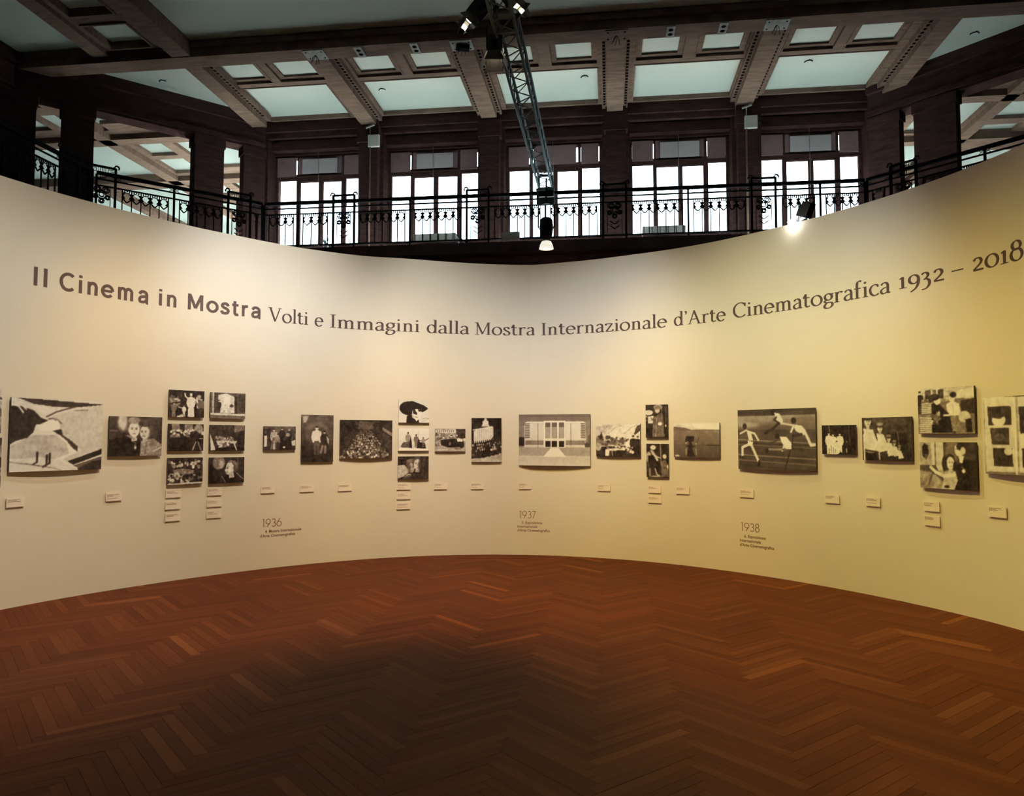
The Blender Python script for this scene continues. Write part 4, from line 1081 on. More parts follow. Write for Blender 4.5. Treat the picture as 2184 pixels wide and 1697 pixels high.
def P_climb(q):
    q.g(.68, .8).p(.13, 8, 0, 130, 5, 108, 8, 92, 10, 60, 11, 30, 8).p(.62, 48, 27, 75, 17, 130, 6, 130, 66, 100, 72, 78, 62, 60, 40).gx(.0, .0, 0, 0, 0, 0)
    q.p(.09, 0, 12, 14, 12, 30, 17, 40, 27, 49, 30, 42, 35, 33, 36, 30, 46, 22, 54, 8, 58, 0, 63).l(.8, 2, 0, 8, 10, 12, 16, 20).l(.75, 1.5, 2, 4, 12, 8, 20, 16)
    q.l(.2, 2, 47, 25, 60, 18, 72, 14, 90, 9).l(.3, 1.2, 85, 15, 105, 14).p(.9, 34, 38, 50, 30, 62, 28, 66, 40, 58, 45, 40, 44).l(.25, 1.5, 50, 28, 56, 27, 60, 30).l(.3, 1.5, 60, 27, 68, 34)
    q.p(.12, 55, 44, 68, 42, 70, 50, 82, 58, 92, 66, 92, 74, 84, 68, 76, 58, 66, 50).p(.9, 76, 64, 90, 72, 88, 80, 78, 78).p(.58, 0, 66, 30, 50, 60, 50, 76, 62, 80, 76, 58, 84, 0, 82).n(.06, 5, 0, 50, 78, 84, 3)
    q.p(.72, 0, 84, 40, 80, 62, 84, 96, 100, 0, 100).p(.65, 70, 84, 96, 72, 130, 66, 130, 69, 100, 78, 80, 88).p(.08, 78, 87, 130, 69, 130, 77, 86, 92).p(.3, 86, 93, 130, 80, 130, 88, 95, 98).p(.1, 92, 98, 112, 88, 130, 86, 130, 100, 94, 100)
    q.l(.3, 1, 0, 86, 30, 91, 55, 95).l(.35, 1, 20, 88, 60, 96, 68, 99).n(.05, 3)
    for x, y in ((36, 85), (49, 89), (53, 87)): q.l(.03, 2.6, x, y - 10, x, y + 2).e(x, y - 11, 1.2, 1.3, .05).l(.1, 2, x, y + 2, x - 5, y + 5)
def P_two(q):
    q.g(.22, .12).n(.06, 12).e(33, 14, 12, 22, .8, 6).p(.4, 0, 35, 20, 34, 20, 38, 0, 38).p(.05, 0, 60, 30, 52, 45, 45, 78, 60, 80, 100, 0, 100).p(.55, 80, 62, 112, 55, 134, 70, 136, 100, 78, 100)
    q.face(62, 33, 19, .92, .45).p(.55, 40, 48, 48, 46, 66, 57, 62, 60).e(62, 10, 16, 9, .55).face(90, 40, 17, .82, .3, -1).n(.03, 4).e(90, 17, 16, 9, .25).e(66, 78, 3, 5, .8).l(.6, 1.5, 56, 62, 66, 66, 66, 76).n(.04, 3, 80, 60).l(.3, 1, 95, 62, 92, 95).l(.8, 3, 112, 88, 134, 78)
def P_apron(q):
    q.g(.1, .06).n(.08, 9).c(26, 0, 25, 40, 60, 6, .3, .8).c(22, 100, 20, 139, 60, 6, .35, .85).p(.1, 0, 50, 60, 38, 60, 42, 0, 56).fig(18, 100, 55, .45, .5).fig(122, 98, 72, .4, .12)
    q.fig(82, 99, 88, .9, .75, .8, hat=.85).p(.85, 70, 96, 73, 40, 92, 40, 96, 98).l(.9, 5, 72, 32, 60, 22, 58, 12).l(.9, 5, 94, 32, 106, 40, 104, 26).fig(56, 97, 42, .85, .8).l(.8, 3, 50, 66, 34, 62).p(.8, 28, 96, 50, 88, 52, 99, 30, 100)
def P_window(q):
    q.g(.3, .3).p(.6, 8, 0, 14, 0, 14, 80, 6, 80).p(.2, 14, 0, 30, 0, 30, 80, 14, 80).p(.75, 30, 10, 62, 3, 94, 14, 96, 78, 34, 78).p(.95, 55, 15, 75, 14, 78, 50, 50, 50).n(.1, 6, 34, 10, 94, 78).p(.12, 96, 12, 106, 12, 108, 80, 96, 80).p(.18, 112, 5, 139, 8, 139, 72, 112, 76)
    q.fig(34, 78, 48, .12, .12).l(.1, 9, 22, 60, 34, 62).c(16, 50, 45, 80, 78, 5, .55, .95).e(84, 50, 8, 6, .2).p(.7, 0, 79, 139, 80, 139, 88, 0, 86).p(.35, 0, 86, 139, 88, 139, 100, 0, 99)
def P_table(q):
    q.g(.12, .05).p(.55, 12, 0, 40, 0, 44, 30, 14, 28).p(.5, 60, 0, 90, 0, 92, 22, 60, 22).n(.1, 6, 0, 0, 139, 25).c(34, 8, 22, 100, 42, 4.5, .5, .9).c(14, 10, 38, 80, 50, 5, .3, .7).p(.05, 0, 50, 90, 50, 92, 100, 0, 100).e(114, 18, 16, 18, .55).p(.07, 78, 55, 100, 24, 120, 36, 132, 60, 128, 100, 96, 100, 80, 80)
    q.l(.7, 4, 104, 66, 92, 96).l(.6, 4, 112, 66, 124, 96).e(130, 34, 6, 8, .7).l(.8, 3, 118, 54, 130, 54)
def P_feast(q):
    q.g(.18, .12).n(.08, 5).p(.45, 98, 0, 139, 0, 139, 40, 96, 40).n(.1, 4, 98, 0, 139, 40).c(60, 24, 45, 120, 62, 3.5, .35, .8).p(.1, 70, 36, 139, 20, 139, 100, 120, 100, 110, 60).p(.8, 0, 30, 12, 60, 24, 95, 6, 98).p(.75, 24, 60, 110, 62, 104, 72, 30, 70).c(12, 34, 68, 90, 88, 7, .4, .95).p(.05, 24, 88, 139, 84, 139, 100, 24, 100).l(.8, 5, 98, 72, 108, 96)
def P_parade(q):
    q.g(.1, .08).n(.08, 6).c(26, 2, 12, 139, 38, 6, .35, .85).p(.5, 18, 44, 60, 40, 100, 48, 96, 64, 30, 66).n(.08, 4, 18, 40, 100, 66).c(40, 4, 60, 136, 96, 6, .35, .8).c(20, 4, 62, 136, 92, 4, .05, .15).p(.75, 0, 95, 139, 90, 139, 97, 0, 99)
def P_smile(q):
    q.g(.14, .08).p(.3, 110, 0, 116, 0, 118, 45, 112, 45).e(38, 20, 24, 26, .5, 3).e(48, 26, 10, 16, .62, 4).n(.07, 3, 20, 0, 64, 46).p(.04, 0, 12, 14, 40, 40, 56, 52, 100, 0, 100).p(.04, 56, 78, 76, 68, 106, 70, 139, 92, 139, 100, 48, 100)
    q.e(92, 32, 24, 20, .35).e(104, 42, 14, 16, .28).p(.80, 72, 22, 88, 20, 98, 34, 98, 52, 90, 64, 76, 68, 68, 64, 66, 60, 64, 58, 65, 54, 61, 51, 66, 42, 67, 32).p(.72, 78, 62, 96, 54, 101, 78, 80, 80).e(82, 50, 9, 10, .92, 4).e(95, 42, 3.5, 6, .6)
    q.l(.62, 2, 74, 18, 90, 15, 104, 24, 112, 40).l(.5, 2, 84, 12, 100, 16, 112, 30).l(.45, 2, 100, 30, 108, 44).l(.25, 1.6, 70, 39, 78, 37).e(73, 43, 2.6, 1.4, .15).l(.3, 1.8, 66, 59, 74, 57).l(.8, 2, 110, 62, 138, 86).l(.7, 2, 50, 72, 66, 98).n(.04, 3, 60, 14, 116, 80)
def P_group(q):
    q.g(.35, .1).p(.15, 0, 10, 30, 10, 34, 100, 0, 100).p(.8, 2, 40, 14, 40, 14, 86, 2, 86).n(.1, 8).fig(45, 98, 88, .65, .45, .8).p(.4, 30, 98, 38, 48, 54, 48, 62, 98).p(.85, 42, 98, 46, 52, 50, 98).fig(62, 98, 66, .55, .2).fig(80, 80, 74, .1, .06).fig(112, 80, 70, .12, .06, hat=.5).p(.05, 70, 98, 88, 60, 116, 54, 126, 98).e(106, 36, 9, 8, .6).e(90, 88, 6, 4, .8).p(.8, 122, 64, 139, 56, 139, 82, 126, 82)
def P_stand2(q):
    q.g(.32, .08).e(34, 38, 26, 22, .38, 8).e(34, 42, 20, 18, .28, 6).p(.1, 0, 66, 68, 66, 68, 100, 0, 100).p(.6, 2, 4, 16, 2, 10, 16, 4, 18).fig(33, 84, 60, .9, .32, .8).fig(50, 80, 46, .1, .12, .75).l(.5, 5, 46, 66, 42, 80).l(.5, 5, 52, 66, 52, 80).p(.6, 54, 44, 64, 56, 60, 64, 56, 58).n(.04, 8).p(.25, 60, 30, 68, 30, 68, 72, 60, 68)
def P_crowd(q):
    q.g(.12, .15).p(.3, 50, 3, 86, 6, 88, 24, 48, 24).n(.06, 5).p(.08, 0, 0, 40, 2, 34, 30, 18, 40, 0, 60).p(.1, 92, 4, 140, 4, 140, 50, 112, 32, 98, 20).p(.5, 112, 18, 140, 34, 140, 44, 112, 26)
    for i in range(520):
        t = q.r.rand() ** .7; y = 24 + t * 74; h = 12 + 56 * t; x = 66 + q.r.uniform(-h, h); r = .8 + 2.2 * t; q.e(x, y, r, r, q.r.choice((.12, .25, .4, .5, .6, .8)))
def P_hat(q):
    q.g(.8, .86).e(46, 38, 42, 30, .06, rot=5).p(.06, 20, 12, 60, 6, 110, 24, 130, 38, 112, 50, 96, 56, 60, 62).p(.06, 36, 72, 50, 62, 86, 78, 90, 100, 34, 100)
    q.p(.92, 60, 46, 78, 40, 98, 44, 102, 62, 92, 80, 78, 94, 68, 78, 60, 60).p(.1, 60, 44, 72, 44, 82, 60, 80, 66, 64, 60).p(.1, 84, 42, 98, 44, 100, 50, 88, 52).p(.7, 56, 60, 66, 66, 70, 84, 60, 78).l(.2, 2, 72, 74, 84, 76).l(.35, 1.2, 104, 84, 120, 78, 136, 84).l(.4, 1, 100, 96, 130, 82)
def P_camp(q):
    q.g(.86, .72).l(.55, .8, 0, 28, 60, 26, 139, 30).p(.9, 0, 88, 139, 92, 139, 100, 0, 100).fig(44, 84, 66, .5, .5, .3).p(.06, 44, 86, 56, 36, 60, 60, 62, 88).p(.3, 10, 80, 24, 62, 48, 58, 52, 86, 20, 86).n(.14, 4, 10, 56, 56, 88).fig(80, 86, 58, .4, .4, .25).p(.05, 82, 88, 90, 44, 98, 62, 120, 66, 124, 90).l(.1, 2.5, 92, 52, 112, 58, 139, 44).fig(112, 84, 44, .5, .3, .3).l(.4, 1, 88, 16, 90, 40).n(.06, 5, 60, 60)
def P_pair(q):
    q.g(.1, .06).p(.7, 0, 40, 28, 36, 52, 66, 30, 86, 0, 98).n(.04, 8).e(58, 36, 22, 26, .32).e(60, 50, 15, 22, .66, 3).e(50, 52, 6, 18, .3, 6).e(54, 20, 16, 8, .5).e(86, 26, 22, 26, .28).e(86, 36, 15, 24, .78, 3).e(97, 40, 7, 22, .25, 6).p(.6, 78, 58, 96, 58, 96, 70, 76, 70)
    q.l(.3, 1.4, 50, 44, 57, 43).l(.3, 1.4, 63, 43, 70, 44).e(54, 47, 2.6, 1.4, .15).e(66, 47, 2.6, 1.4, .15).l(.3, 1.8, 56, 64, 65, 64).l(.45, 1.4, 61, 48, 62, 56).l(.3, 1.4, 76, 29, 83, 28).l(.3, 1.4, 89, 28, 95, 30).e(80, 32, 2.6, 1.4, .15).e(92, 33, 2.4, 1.4, .12).l(.28, 1.8, 81, 51, 91, 51).l(.5, 1.4, 86, 34, 87, 43)
    q.p(.13, 98, 10, 118, 4, 139, 20, 139, 100, 92, 100, 104, 60).p(.15, 64, 74, 110, 66, 139, 96, 58, 99).n(.05, 10, 90).l(.7, 5, 34, 88, 46, 78, 58, 80).l(.6, 4, 44, 92, 56, 84).c(8, 28, 80, 58, 92, 4, .15, .6).p(.2, 20, 92, 60, 86, 60, 100, 20, 100).n(.03, 3)
def P_car(q):
    q.g(.5, .45).n(.12, 5).p(.75, 2, 6, 92, 4, 92, 18, 2, 18)
    for x in range(8, 88, 9): q.l(.25, 1.6, x, 8, x + 3, 15).l(.25, 1.6, x + 4, 8, x + 2, 15)
    q.p(.15, 92, 2, 139, 2, 139, 46, 94, 40).n(.1, 4, 92, 0, 139, 40).c(40, 4, 20, 96, 46, 4, .15, .75).p(.05, 24, 50, 90, 44, 104, 54, 120, 62, 118, 80, 60, 82, 28, 72).e(66, 66, 13, 14, .03).e(66, 66, 6, 7, .4).e(118, 70, 10, 15, .04).e(104, 50, 7, 8, .8).e(116, 52, 5, 6, .9).e(130, 48, 5, 6, .8).p(.55, 0, 76, 30, 76, 100, 92, 139, 80, 139, 100, 0, 100).n(.06, 3, 0, 80).l(.9, 1.5, 10, 92, 60, 94)
def P_cake(q):
    q.g(.06, .06).p(.82, 5, 30, 12, 27, 30, 24, 50, 20, 50, 42, 44, 50, 28, 55, 6, 57).p(.75, 22, 20, 26, 12, 38, 12, 42, 20).e(32, 10, 7, 5, .9).e(32, 4, 3, 4, .85).n(.04, 3, 5, 18, 50, 56)
    for x in range(8, 50, 5): q.l(.6, 1, x, 30 - x * .15, x + 1, 54 - (x - 8) * .12)
    for x in range(5, 50, 3): q.e(x, 28 - x * .17, 1.6, 1.6, .9)
    for j in range(4):
        for i in range(16):
            x = i * 4.6 + j * 1.5; y = 60 + j * 7 - i * (.6 + .25 * j); q.l(.08, 1.8, x, y - 5, x, y + 2).e(x, y + 3 + q.r.rand(), 3.2, 2.6, q.r.choice((.08, .12, .85, .6)))
    q.p(.66, 0, 92, 30, 90, 69, 74, 69, 100, 0, 100).n(.05, 5, 0, 80)
    for i in range(8): q.e(4 + i * 9, 88 - i * i * .22, 5, 3, .07).l(.1, 2.5, 4 + i * 9, 80 - i * i * .22, 4 + i * 9, 88 - i * i * .22)
def P_building(q):
    q.g(.33, .42, 0, 16).g(.42, .45, 16, 66).p(.5, 0, 64, 143, 64, 143, 82, 0, 82).p(.62, 0, 80, 143, 81, 143, 100, 0, 100).g(.60, .66, 84, 100).p(.62, 12, 50, 132, 50, 132, 64, 12, 64)
    q.p(.66, 12, 20, 18, 16, 128, 16, 133, 20, 133, 50, 12, 50).l(.9, 1.5, 14, 17, 18, 15.5, 128, 15.5, 132, 18).p(.7, 22, 19, 52, 19, 52, 48, 22, 48).p(.72, 95, 19, 124, 19, 124, 48, 95, 48)
    for i in range(9):
        y = 19 + i * 3.3; q.l(.16, 1.4, 13, y, 22, y - .6).l(.16, 1.4, 124, y - .4, 132, y)
    q.p(.85, 51, 13.5, 93, 13.5, 93, 64, 51, 64)
    for x in (53.5, 66.5, 80.5): q.p(.3, x, 16, x + 10.5, 16, x + 10.5, 47, x, 47).p(.5, x + .8, 25, x + 9.5, 25, x + 9.5, 47, x + .8, 47).p(.06, x, 51.5, x + 10.5, 51.5, x + 10.5, 63.5, x, 63.5)
    for x in (52, 65, 79, 92): q.l(.95, 1.8, x, 14, x, 63)
    q.l(.95, 1.5, 51, 14, 93, 14).l(.95, 2, 51, 48.6, 93, 48.6).p(.42, 13, 51, 50, 51, 50, 60, 13, 60).p(.42, 94, 51, 131, 51, 131, 60, 94, 60).l(.25, .9, 39, 18, 39, 64).l(.25, .9, 104, 18, 104, 62).p(.06, 0, 46, 4, 44, 12, 45, 12, 61, 0, 62).p(.2, 131, 56, 141, 55, 141, 63, 131, 63).p(.3, 137, 42, 143, 38, 143, 56, 138, 56)
    q.p(.85, 65, 65, 79, 65, 94, 82, 50, 82).l(.8, 1, 13, 61, 50, 61).l(.8, 1, 94, 61, 131, 61)
def P_picnic(q):
    q.g(.72, .5).p(.6, 0, 10, 20, 4, 60, 2, 30, 30, 0, 26).p(.78, 36, 32, 70, 8, 110, 2, 143, 0, 143, 50, 60, 46).l(.5, 2, 40, 30, 66, 10, 84, 6).l(.45, 1.5, 90, 30, 120, 8, 134, 4).p(.18, 122, 30, 132, 8, 143, 2, 143, 20, 126, 34).n(.07, 5, 0, 0, 143, 40).c(50, 0, 40, 90, 62, 5, .08, .55).p(.08, 12, 44, 17, 22, 24, 44).c(24, 60, 46, 120, 62, 4, .1, .8).p(.1, 0, 70, 143, 66, 143, 100, 0, 100).p(.75, 34, 76, 96, 72, 94, 80, 36, 82).p(.9, 30, 78, 44, 78, 42, 98, 30, 98).l(.8, 2, 52, 80, 54, 98).fig(104, 92, 46, .9, .2).fig(120, 96, 60, .08, .06).fig(134, 92, 54, .12, .06).c(12, 90, 70, 120, 88, 3.5, .6, .95).c(14, 36, 68, 90, 76, 3, .3, .95).e(8, 70, 9, 12, .6)
def P_robe(q):
    q.g(.12, .08).e(40, 8, 14, 8, .6).e(10, 24, 14, 8, .8).p(.85, 8, 36, 26, 34, 30, 56, 8, 56).c(8, 2, 30, 24, 50, 3, .2, .9).p(.38, 24, 38, 50, 26, 66, 44, 60, 98, 22, 98).n(.1, 4, 22, 26, 64, 98).e(38, 17, 8, 10, .7).e(38, 10, 12, 6, .5).l(.6, 3, 36, 40, 32, 96).e(46, 58, 7, 5, .9).l(.6, 1.5, 52, 6, 52, 60).p(.1, 56, 10, 71, 10, 71, 90, 58, 90).l(.5, 1, 64, 10, 64, 60).e(64, 64, 3, 4, .8)
def P_pointing(q):
    q.g(.12, .1).n(.05, 8, sx=.5).p(.1, 50, 0, 71, 0, 71, 50, 52, 60).l(.65, 2.6, 45, 0, 47, 64).e(22, 12, 9, 7, .85).p(.7, 12, 18, 24, 22, 40, 50, 30, 54).e(8, 40, 9, 16, .6).p(.08, 6, 36, 22, 34, 36, 56, 34, 76, 8, 76).l(.75, 3.5, 24, 32, 36, 40, 44, 42).l(.6, 4, 12, 74, 12, 96).l(.7, 4, 28, 74, 34, 92, 42, 94).l(.6, 1.5, 4, 40, 10, 94).p(.4, 48, 54, 60, 46, 70, 70, 71, 98, 48, 98).n(.15, 4, 48, 46, 71, 98).e(58, 38, 6, 7, .8).e(69, 68, 4, 6, .85).e(30, 97, 20, 2.5, .6)
def P_sea(q):
    q.g(.75, .55, 0, 30).n(.1, 7, 0, 0, 147, 30, 3).p(.35, 0, 10, 40, 14, 60, 20, 147, 20, 147, 63, 0, 63).p(.82, 60, 0, 147, 0, 147, 20, 70, 16).g(.42, .32, 22, 63).n(.04, 12).g(.3, .22, 64, 100).p(.07, 42, 38, 68, 38, 66, 52, 58, 54, 62, 66, 72, 68, 60, 72, 70, 98, 44, 98, 48, 70, 38, 68, 50, 62, 50, 54, 42, 52, 40, 60, 38, 52).l(.15, 1.2, 0, 63.5, 147, 64.5).l(.08, 2.4, 106, 64, 147, 64).l(.75, 1.6, 41, 74, 41, 92).l(.75, 1.6, 72, 74, 74, 92).e(41, 58, 1.5, 1.5, .95).e(73, 60, 1.5, 1.5, .95).e(12, 95, 8, 3, .6).l(.25, 4, 76, 58, 82, 42)
def P_hurdle(q):
    q.g(.15, .2).g(.16, .2, 0, 11).g(.5, .42, 11, 24).g(.38, .32, 24, 34).g(.2, .22, 34, 42).g(.25, .2, 42, 100).n(.06, 6, sx=4)
    for y, v in ((50, .6), (58, .4), (75, .62), (84, .5)): q.l(v, 1.2, 0, y, 144, y + 6)
    q.l(.08, 1.2, 0, 55, 144, 60).l(.1, 1, 0, 92, 144, 100).e(20, 26, 20, 5, .55, 5)
    q.e(14, 28, 4, 5, .1).p(.8, 17, 33, 26, 38, 30, 52, 22, 52).l(.8, 3.4, 22, 37, 33, 40, 40, 51).l(.75, 3, 16, 35, 5, 40).p(.9, 20, 52, 30, 54, 28, 62, 20, 60).l(.82, 4.5, 22, 58, 9, 63, 9, 78).l(.1, 3, 4, 80, 10, 79).l(.82, 4.5, 27, 60, 32, 70, 40, 86).l(.06, 4, 41, 86, 40, 93)
    q.e(68, 6, 4, 5, .06).p(.78, 70, 6, 80, 8, 86, 20, 84, 26, 76, 24).l(.12, 4.5, 78, 24, 68, 32, 56, 38).l(.15, 3, 74, 14, 70, 18, 80, 24).e(54, 40, 3, 1.5, .05)
    q.e(105, 20, 4.5, 5, .08).p(.85, 104, 26, 118, 28, 126, 36, 122, 44, 108, 36).l(.7, 3, 106, 28, 90, 25, 84, 24).l(.85, 3, 104, 30, 100, 38).l(.82, 4.5, 124, 38, 130, 50, 134, 59, 143, 58).l(.15, 5, 118, 42, 104, 44)
    q.e(75, 45, 4, 5, .08).p(.9, 80, 45, 92, 46, 102, 58, 100, 66, 90, 66, 82, 52).l(.2, 3, 76, 50, 62, 58).l(.8, 3, 88, 58, 84, 68).l(.5, 3.5, 90, 66, 70, 66, 56, 66).e(56, 68, 3, 4, .08).l(.15, 3, 102, 64, 120, 65)
    q.l(.08, 1.6, 104, 42, 101, 62).l(.1, 2.4, 98, 68, 88, 99).l(.2, 1, 86, 70, 88, 95).l(.1, 1, 84, 66, 106, 66)
def P_shirts(q):
    q.g(.05, .05).l(.4, 4, 28, 0, 32, 28).l(.25, 3, 104, 0, 108, 70)
    for x, y, h in ((28, 100, 76), (44, 100, 72), (70, 100, 74)): q.fig(x, y, h, .92, .92, .8)
    q.fig(58, 100, 46, .9, .9, .7).fig(96, 102, 50, .06, .06, .6).l(.9, 2.5, 94, 80, 95, 92).p(.9, 28, 96, 74, 92, 74, 100, 28, 100).p(.06, 74, 90, 80, 100, 60, 100)
def P_caps(q):
    q.g(.2, .1).n(.06, 5, 30, 0, 118, 40, 3).p(.06, 70, 40, 118, 35, 118, 100, 80, 100)
    for x, y, r in ((16, 10, 15), (48, 26, 11), (70, 50, 8), (84, 60, 6), (96, 70, 5)):
        q.p(.85, x - r * .8, y + r, x + r * .9, y + r * 1.2, x + r * 2.2, y + r * 4.5, x - r * .4, y + r * 5).face(x, y, r * .8, .8, .15, .6).e(x, y - r * .6, r, r * .4, .15).e(x, y - r * .9, r * .8, r * .35, .6)
    q.l(.1, 4, 8, 76, 40, 80).l(.1, 4, 44, 82, 66, 86).l(.9, 4, 5, 40, 6, 98).l(.85, 3, 44, 70, 46, 97).l(.5, 1.5, 92, 34, 96, 70).p(.06, 8, 80, 40, 84, 40, 100, 8, 100).n(.05, 4)
def P_bench(q):
    q.g(.4, .45).p(.65, 0, 0, 139, 0, 139, 26, 0, 24).p(.25, 20, 4, 34, 4, 34, 24, 20, 24).p(.2, 52, 4, 66, 4, 66, 24, 52, 24).p(.35, 40, 4, 48, 4, 48, 30, 40, 30).n(.14, 5, 0, 0, 90, 30).p(.8, 98, 8, 139, 4, 139, 24, 98, 24).fig(6, 56, 50, .1, .1).c(16, 10, 24, 50, 34, 3.5, .1, .8).p(.12, 106, 30, 139, 26, 139, 58, 108, 58)
    for i in range(6): q.l(.78, 2.4, 10, 34 + i * 4, 42, 33 + i * 4).l(.2, 1, 10, 36 + i * 4, 42, 35 + i * 4)
    for i in range(8): q.l(.75, 3, 6, 64 + i * 4.6, 36, 66 + i * 4.2).l(.15, 1.2, 6, 66.4 + i * 4.6, 36, 68.2 + i * 4.2)
    q.p(.05, 36, 34, 50, 28, 64, 44, 80, 60, 88, 98, 36, 98).c(20, 36, 52, 56, 80, 3.5, .1, .75).e(50, 28, 8, 9, .85).e(44, 20, 12, 7, .06).e(34, 24, 6, 8, .08).p(.85, 72, 36, 86, 30, 102, 36, 106, 60, 84, 62, 74, 50).e(86, 24, 7, 9, .85).e(89, 17, 8, 6, .08).l(.5, 1.5, 87, 36, 89, 56).l(.85, 4, 66, 60, 86, 60).p(.45, 80, 60, 92, 60, 94, 95, 86, 96).p(.45, 98, 60, 110, 60, 116, 92, 108, 96).e(114, 64, 14, 12, .7).n(.08, 5, 104, 50).p(.05, 116, 70, 130, 68, 132, 96, 118, 96).e(90, 97, 4, 3, .1)
def P_couple(q):
    q.g(.6, .5).p(.72, 30, 0, 60, 0, 58, 60, 32, 60).p(.45, 38, 0, 42, 0, 42, 60, 38, 60).p(.15, 60, 0, 139, 0, 139, 50, 60, 60).e(80, 20, 16, 26, .4, 6).p(.55, 0, 0, 28, 0, 28, 50, 0, 50).p(.08, 8, 10, 14, 2, 22, 8, 24, 24, 18, 38, 8, 30).p(.3, 14, 26, 20, 26, 19, 36, 14, 36).p(.25, 0, 50, 40, 50, 60, 80, 58, 84, 40, 70, 0, 62)
    q.p(.5, 0, 62, 30, 64, 44, 80, 54, 100, 0, 100).l(.15, 1.5, 34, 62, 22, 92).n(.07, 8, 0, 60, 60, 100).p(.05, 88, 52, 110, 34, 139, 40, 139, 100, 84, 100).p(.9, 96, 30, 108, 28, 104, 44, 98, 42).e(98, 16, 11, 14, .85).e(104, 9, 13, 9, .12).e(106, 18, 6, 8, .75).l(.15, 1.5, 89, 14, 94, 15)
    q.face(76, 44, 13, .85, .1, .4).e(62, 46, 6, 16, .1).e(88, 52, 6, 12, .1).p(.66, 62, 62, 88, 60, 92, 80, 84, 100, 54, 100).n(.08, 4, 56, 62, 90, 100).l(.85, 7, 84, 68, 60, 72, 40, 64, 28, 54).e(106, 60, 4, 4, .95).l(.8, 1, 102, 52, 108, 56).e(66, 94, 6, 3, .1)
def P_frame(q):
    q.g(.72, .68).n(.05, 6, sx=.6)
    for x0, x1 in ((6, 46), (60, 98)): q.l(.4, 1.2, x0 - 4, 3, x0 - 4, 97)
    q.p(.12, 8, 12, 46, 13, 46, 37, 9, 37).p(.14, 11, 40, 42, 40, 42, 62, 14, 62).g(.0, .0, 0, 0).p(.1, 15, 66, 46, 66, 47, 89, 16, 89).p(.12, 58, 14, 92, 14, 96, 63, 60, 63).p(.1, 61, 66, 98, 66, 100, 90, 62, 90)
    q.e(26, 30, 11, 8, .8).e(24, 22, 13, 6, .12).l(.2, 1, 24, 28, 30, 28).e(26, 52, 8, 5, .3).e(40, 70, 7, 5, .7).e(76, 36, 10, 12, .82).e(76, 26, 12, 8, .1).l(.2, 1.2, 70, 34, 82, 34).l(.3, 1, 73, 43, 79, 43).p(.8, 60, 48, 70, 46, 78, 58, 90, 48, 96, 52, 97, 63, 60, 63).p(.4, 66, 50, 84, 46, 92, 63, 68, 63).c(12, 66, 72, 92, 88, 4, .3, .75).p(.4, 2, 97, 100, 94, 112, 100, 2, 100).l(.85, 2, 52, 2, 52, 98).l(.4, 1, 54, 2, 55, 98).p(.25, 30, 0, 140, 0, 140, 3, 60, 2)
    q.l(.4, 1, 103, 4, 105, 96).p(.12, 112, 12, 128, 12, 130, 90, 114, 90)
def P_edge(q): q.g(.8, .5).n(.15, 8).p(.1, 60, 10, 140, 30, 140, 34, 60, 14).c(20, 60, 30, 140, 90, 8, .1, .8)
def P_edge2(q): q.g(.12, .08).n(.1, 8).c(20, 60, 10, 140, 90, 7, .1, .8)

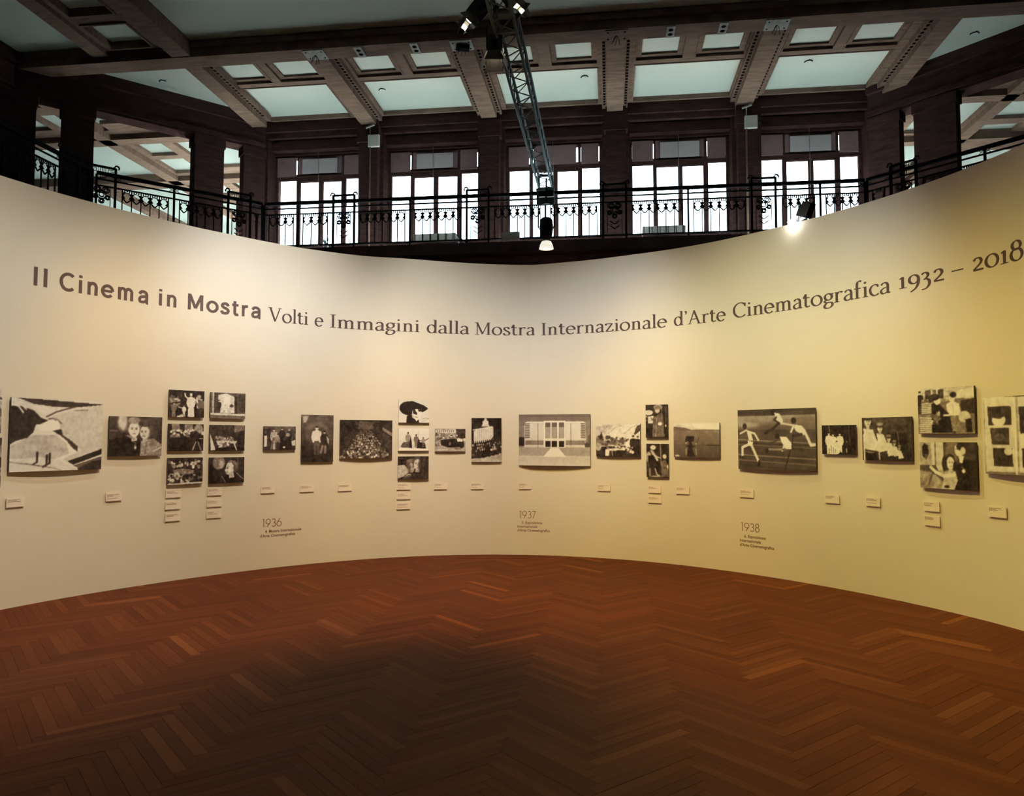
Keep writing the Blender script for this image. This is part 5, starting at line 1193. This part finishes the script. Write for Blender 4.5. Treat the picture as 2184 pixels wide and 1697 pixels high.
PHOTOS = [
 (-6.526,-5.605,1.288,2.000,P_climb,'large photograph of tiny climbers on a snowfield below a dark crevasse'),
 (-5.529,-4.943,1.420,1.849,P_two,'photograph of two women cheek to cheek in dark and light tops'),
 (-4.867,-4.449,1.856,2.166,P_apron,'small photograph of a man in a pale apron among a crowd, top of its column'),
 (-4.372,-3.932,1.851,2.161,P_window,'small photograph of people at a bright arched window, top of its column'),
 (-4.867,-4.449,1.468,1.778,P_table,'small dark photograph of diners behind a table with a figure stooping'),
 (-4.372,-3.932,1.465,1.774,P_feast,'small photograph of a long laid table in a dark hall'),
 (-4.865,-4.449,1.083,1.391,P_parade,'small photograph of a dense parade crowd, bottom of its column'),
 (-4.370,-3.931,1.079,1.387,P_smile,'small photograph of a smiling fair woman in profile, bottom of its column'),
 (-3.685,-3.260,1.469,1.767,P_group,'small photograph of a family group with a seated man in black, above the year 1936'),
 (-3.182,-2.751,1.310,1.921,P_stand2,'tall photograph of two figures standing in a vaulted room'),
 (-2.663,-1.941,1.350,1.862,P_crowd,'photograph of hundreds seated in rows seen from above'),
 (-1.857,-1.424,1.833,2.149,P_hat,'small photograph of a lined face under a wide black hat'),
 (-1.857,-1.426,1.448,1.756,P_camp,'small pale photograph of three figures resting on sand'),
 (-1.858,-1.426,1.060,1.371,P_pair,'small dark photograph of two faces leaning together'),
 (-1.338,-0.909,1.438,1.754,P_car,'small photograph of an old open motor car before a banner'),
 (-0.823,-0.400,1.290,1.904,P_cake,'tall photograph of a tiered white stage ringed by dancers'),
 (-0.156,0.862,1.241,1.954,P_building,'large photograph of a pale symmetrical modern building'),
 (0.947,1.578,1.374,1.814,P_picnic,'photograph of a picnic table beneath a mountainside'),
 (1.660,1.970,1.629,2.063,P_robe,'narrow upright photograph of a robed figure at a doorway'),
 (1.664,1.974,1.112,1.550,P_pointing,'narrow upright photograph of a capped man pointing beside a pole'),
 (2.053,2.694,1.379,1.813,P_sea,'photograph of a dark monument mirrored in calm sea'),
 (2.949,3.971,1.250,1.961,P_hurdle,'large photograph of four hurdlers racing on a track'),
 (4.050,4.460,1.446,1.761,P_shirts,'small photograph of people in white shirts against black'),
 (4.539,5.106,1.391,1.832,P_caps,'photograph of a receding row of men in caps'),
 (5.182,5.783,1.660,2.093,P_bench,'photograph of a couple seated on a park bench'),
 (5.186,5.784,1.142,1.580,P_couple,'photograph of a woman and a man in evening dress embracing'),
 (5.872,6.960,1.305,1.975,P_frame,'large photograph of faces behind a weathered window frame, cut by the picture edge'),
 (-7.06,-6.615,1.655,2.080,P_edge,'pale photograph mostly outside the picture, upper one at the far wall end'),
 (-7.05,-6.602,1.150,1.615,P_edge2,'dark photograph mostly outside the picture, lower one at the far wall end'),
]
for i, (ua, ub, za, zb, fn, lb) in enumerate(PHOTOS):
    a, w, rz = flat_frame(ua, ub, za, zb, 0.032); h = zb - za
    e = empty('mounted_photograph', (a.x, a.y, za), rz); tag(e, lb, 'photograph', 'black and white photographs along the curved wall')
    m = MB().box(0, w, -0.0005, 0.018, 0, h)
    for x in (0.12 * w, 0.88 * w): m.box(x - 0.02, x + 0.02, 0.018, 0.028, h * 0.25, h * 0.75)
    m.build('board', M_EDGE, e)
    q = Pic(w / h, 76 if h < 0.5 else 112, .5, i + 3); fn(q); g_ = 0.35 if fn in (P_hat, P_camp, P_building, P_sea, P_climb, P_hurdle) else 1.0; q.n(.07 * g_, 9); q.n(.055 * g_, 4); q.blur(1); q.n(.045 * g_, 2.2); q.blur(1); q.n(.02, 1.2)
    T = np.clip(q.a * (1.22 if fn in (P_building, P_climb, P_frame, P_sea) else 1.12 if fn in (P_window, P_camp, P_car, P_bench, P_couple, P_picnic, P_hurdle) else 1.0), 0, 1)[::-1]; T = np.clip(T - 0.07 * np.sin(T * 2 * math.pi), 0, 1); H_, W2 = T.shape
    # one vertex per sample
    gx, gz = np.meshgrid(np.linspace(0.0004, w - 0.0004, W2), np.linspace(0.0004, h - 0.0004, H_))
    co = np.stack([gx.ravel(), np.full(gx.size, -0.0016), gz.ravel()], 1)
    idx = np.arange(H_ * W2).reshape(H_, W2)
    qd = np.stack([idx[:-1, :-1].ravel(), idx[:-1, 1:].ravel(), idx[1:, 1:].ravel(), idx[1:, :-1].ravel()], 1)
    me = bpy.data.meshes.new('print'); nq = len(qd)
    me.vertices.add(len(co)); me.vertices.foreach_set('co', co.ravel())
    me.loops.add(nq * 4); me.loops.foreach_set('vertex_index', qd.ravel())
    me.polygons.add(nq); me.polygons.foreach_set('loop_start', np.arange(0, nq * 4, 4)); me.polygons.foreach_set('loop_total', np.full(nq, 4))
    me.update(calc_edges=True); me.validate()
    at = me.attributes.new('tone', 'FLOAT', 'POINT'); at.data.foreach_set('value', T.ravel().astype(np.float32))
    me.materials.append(M_PRINT); link(bpy.data.objects.new('print', me), e)
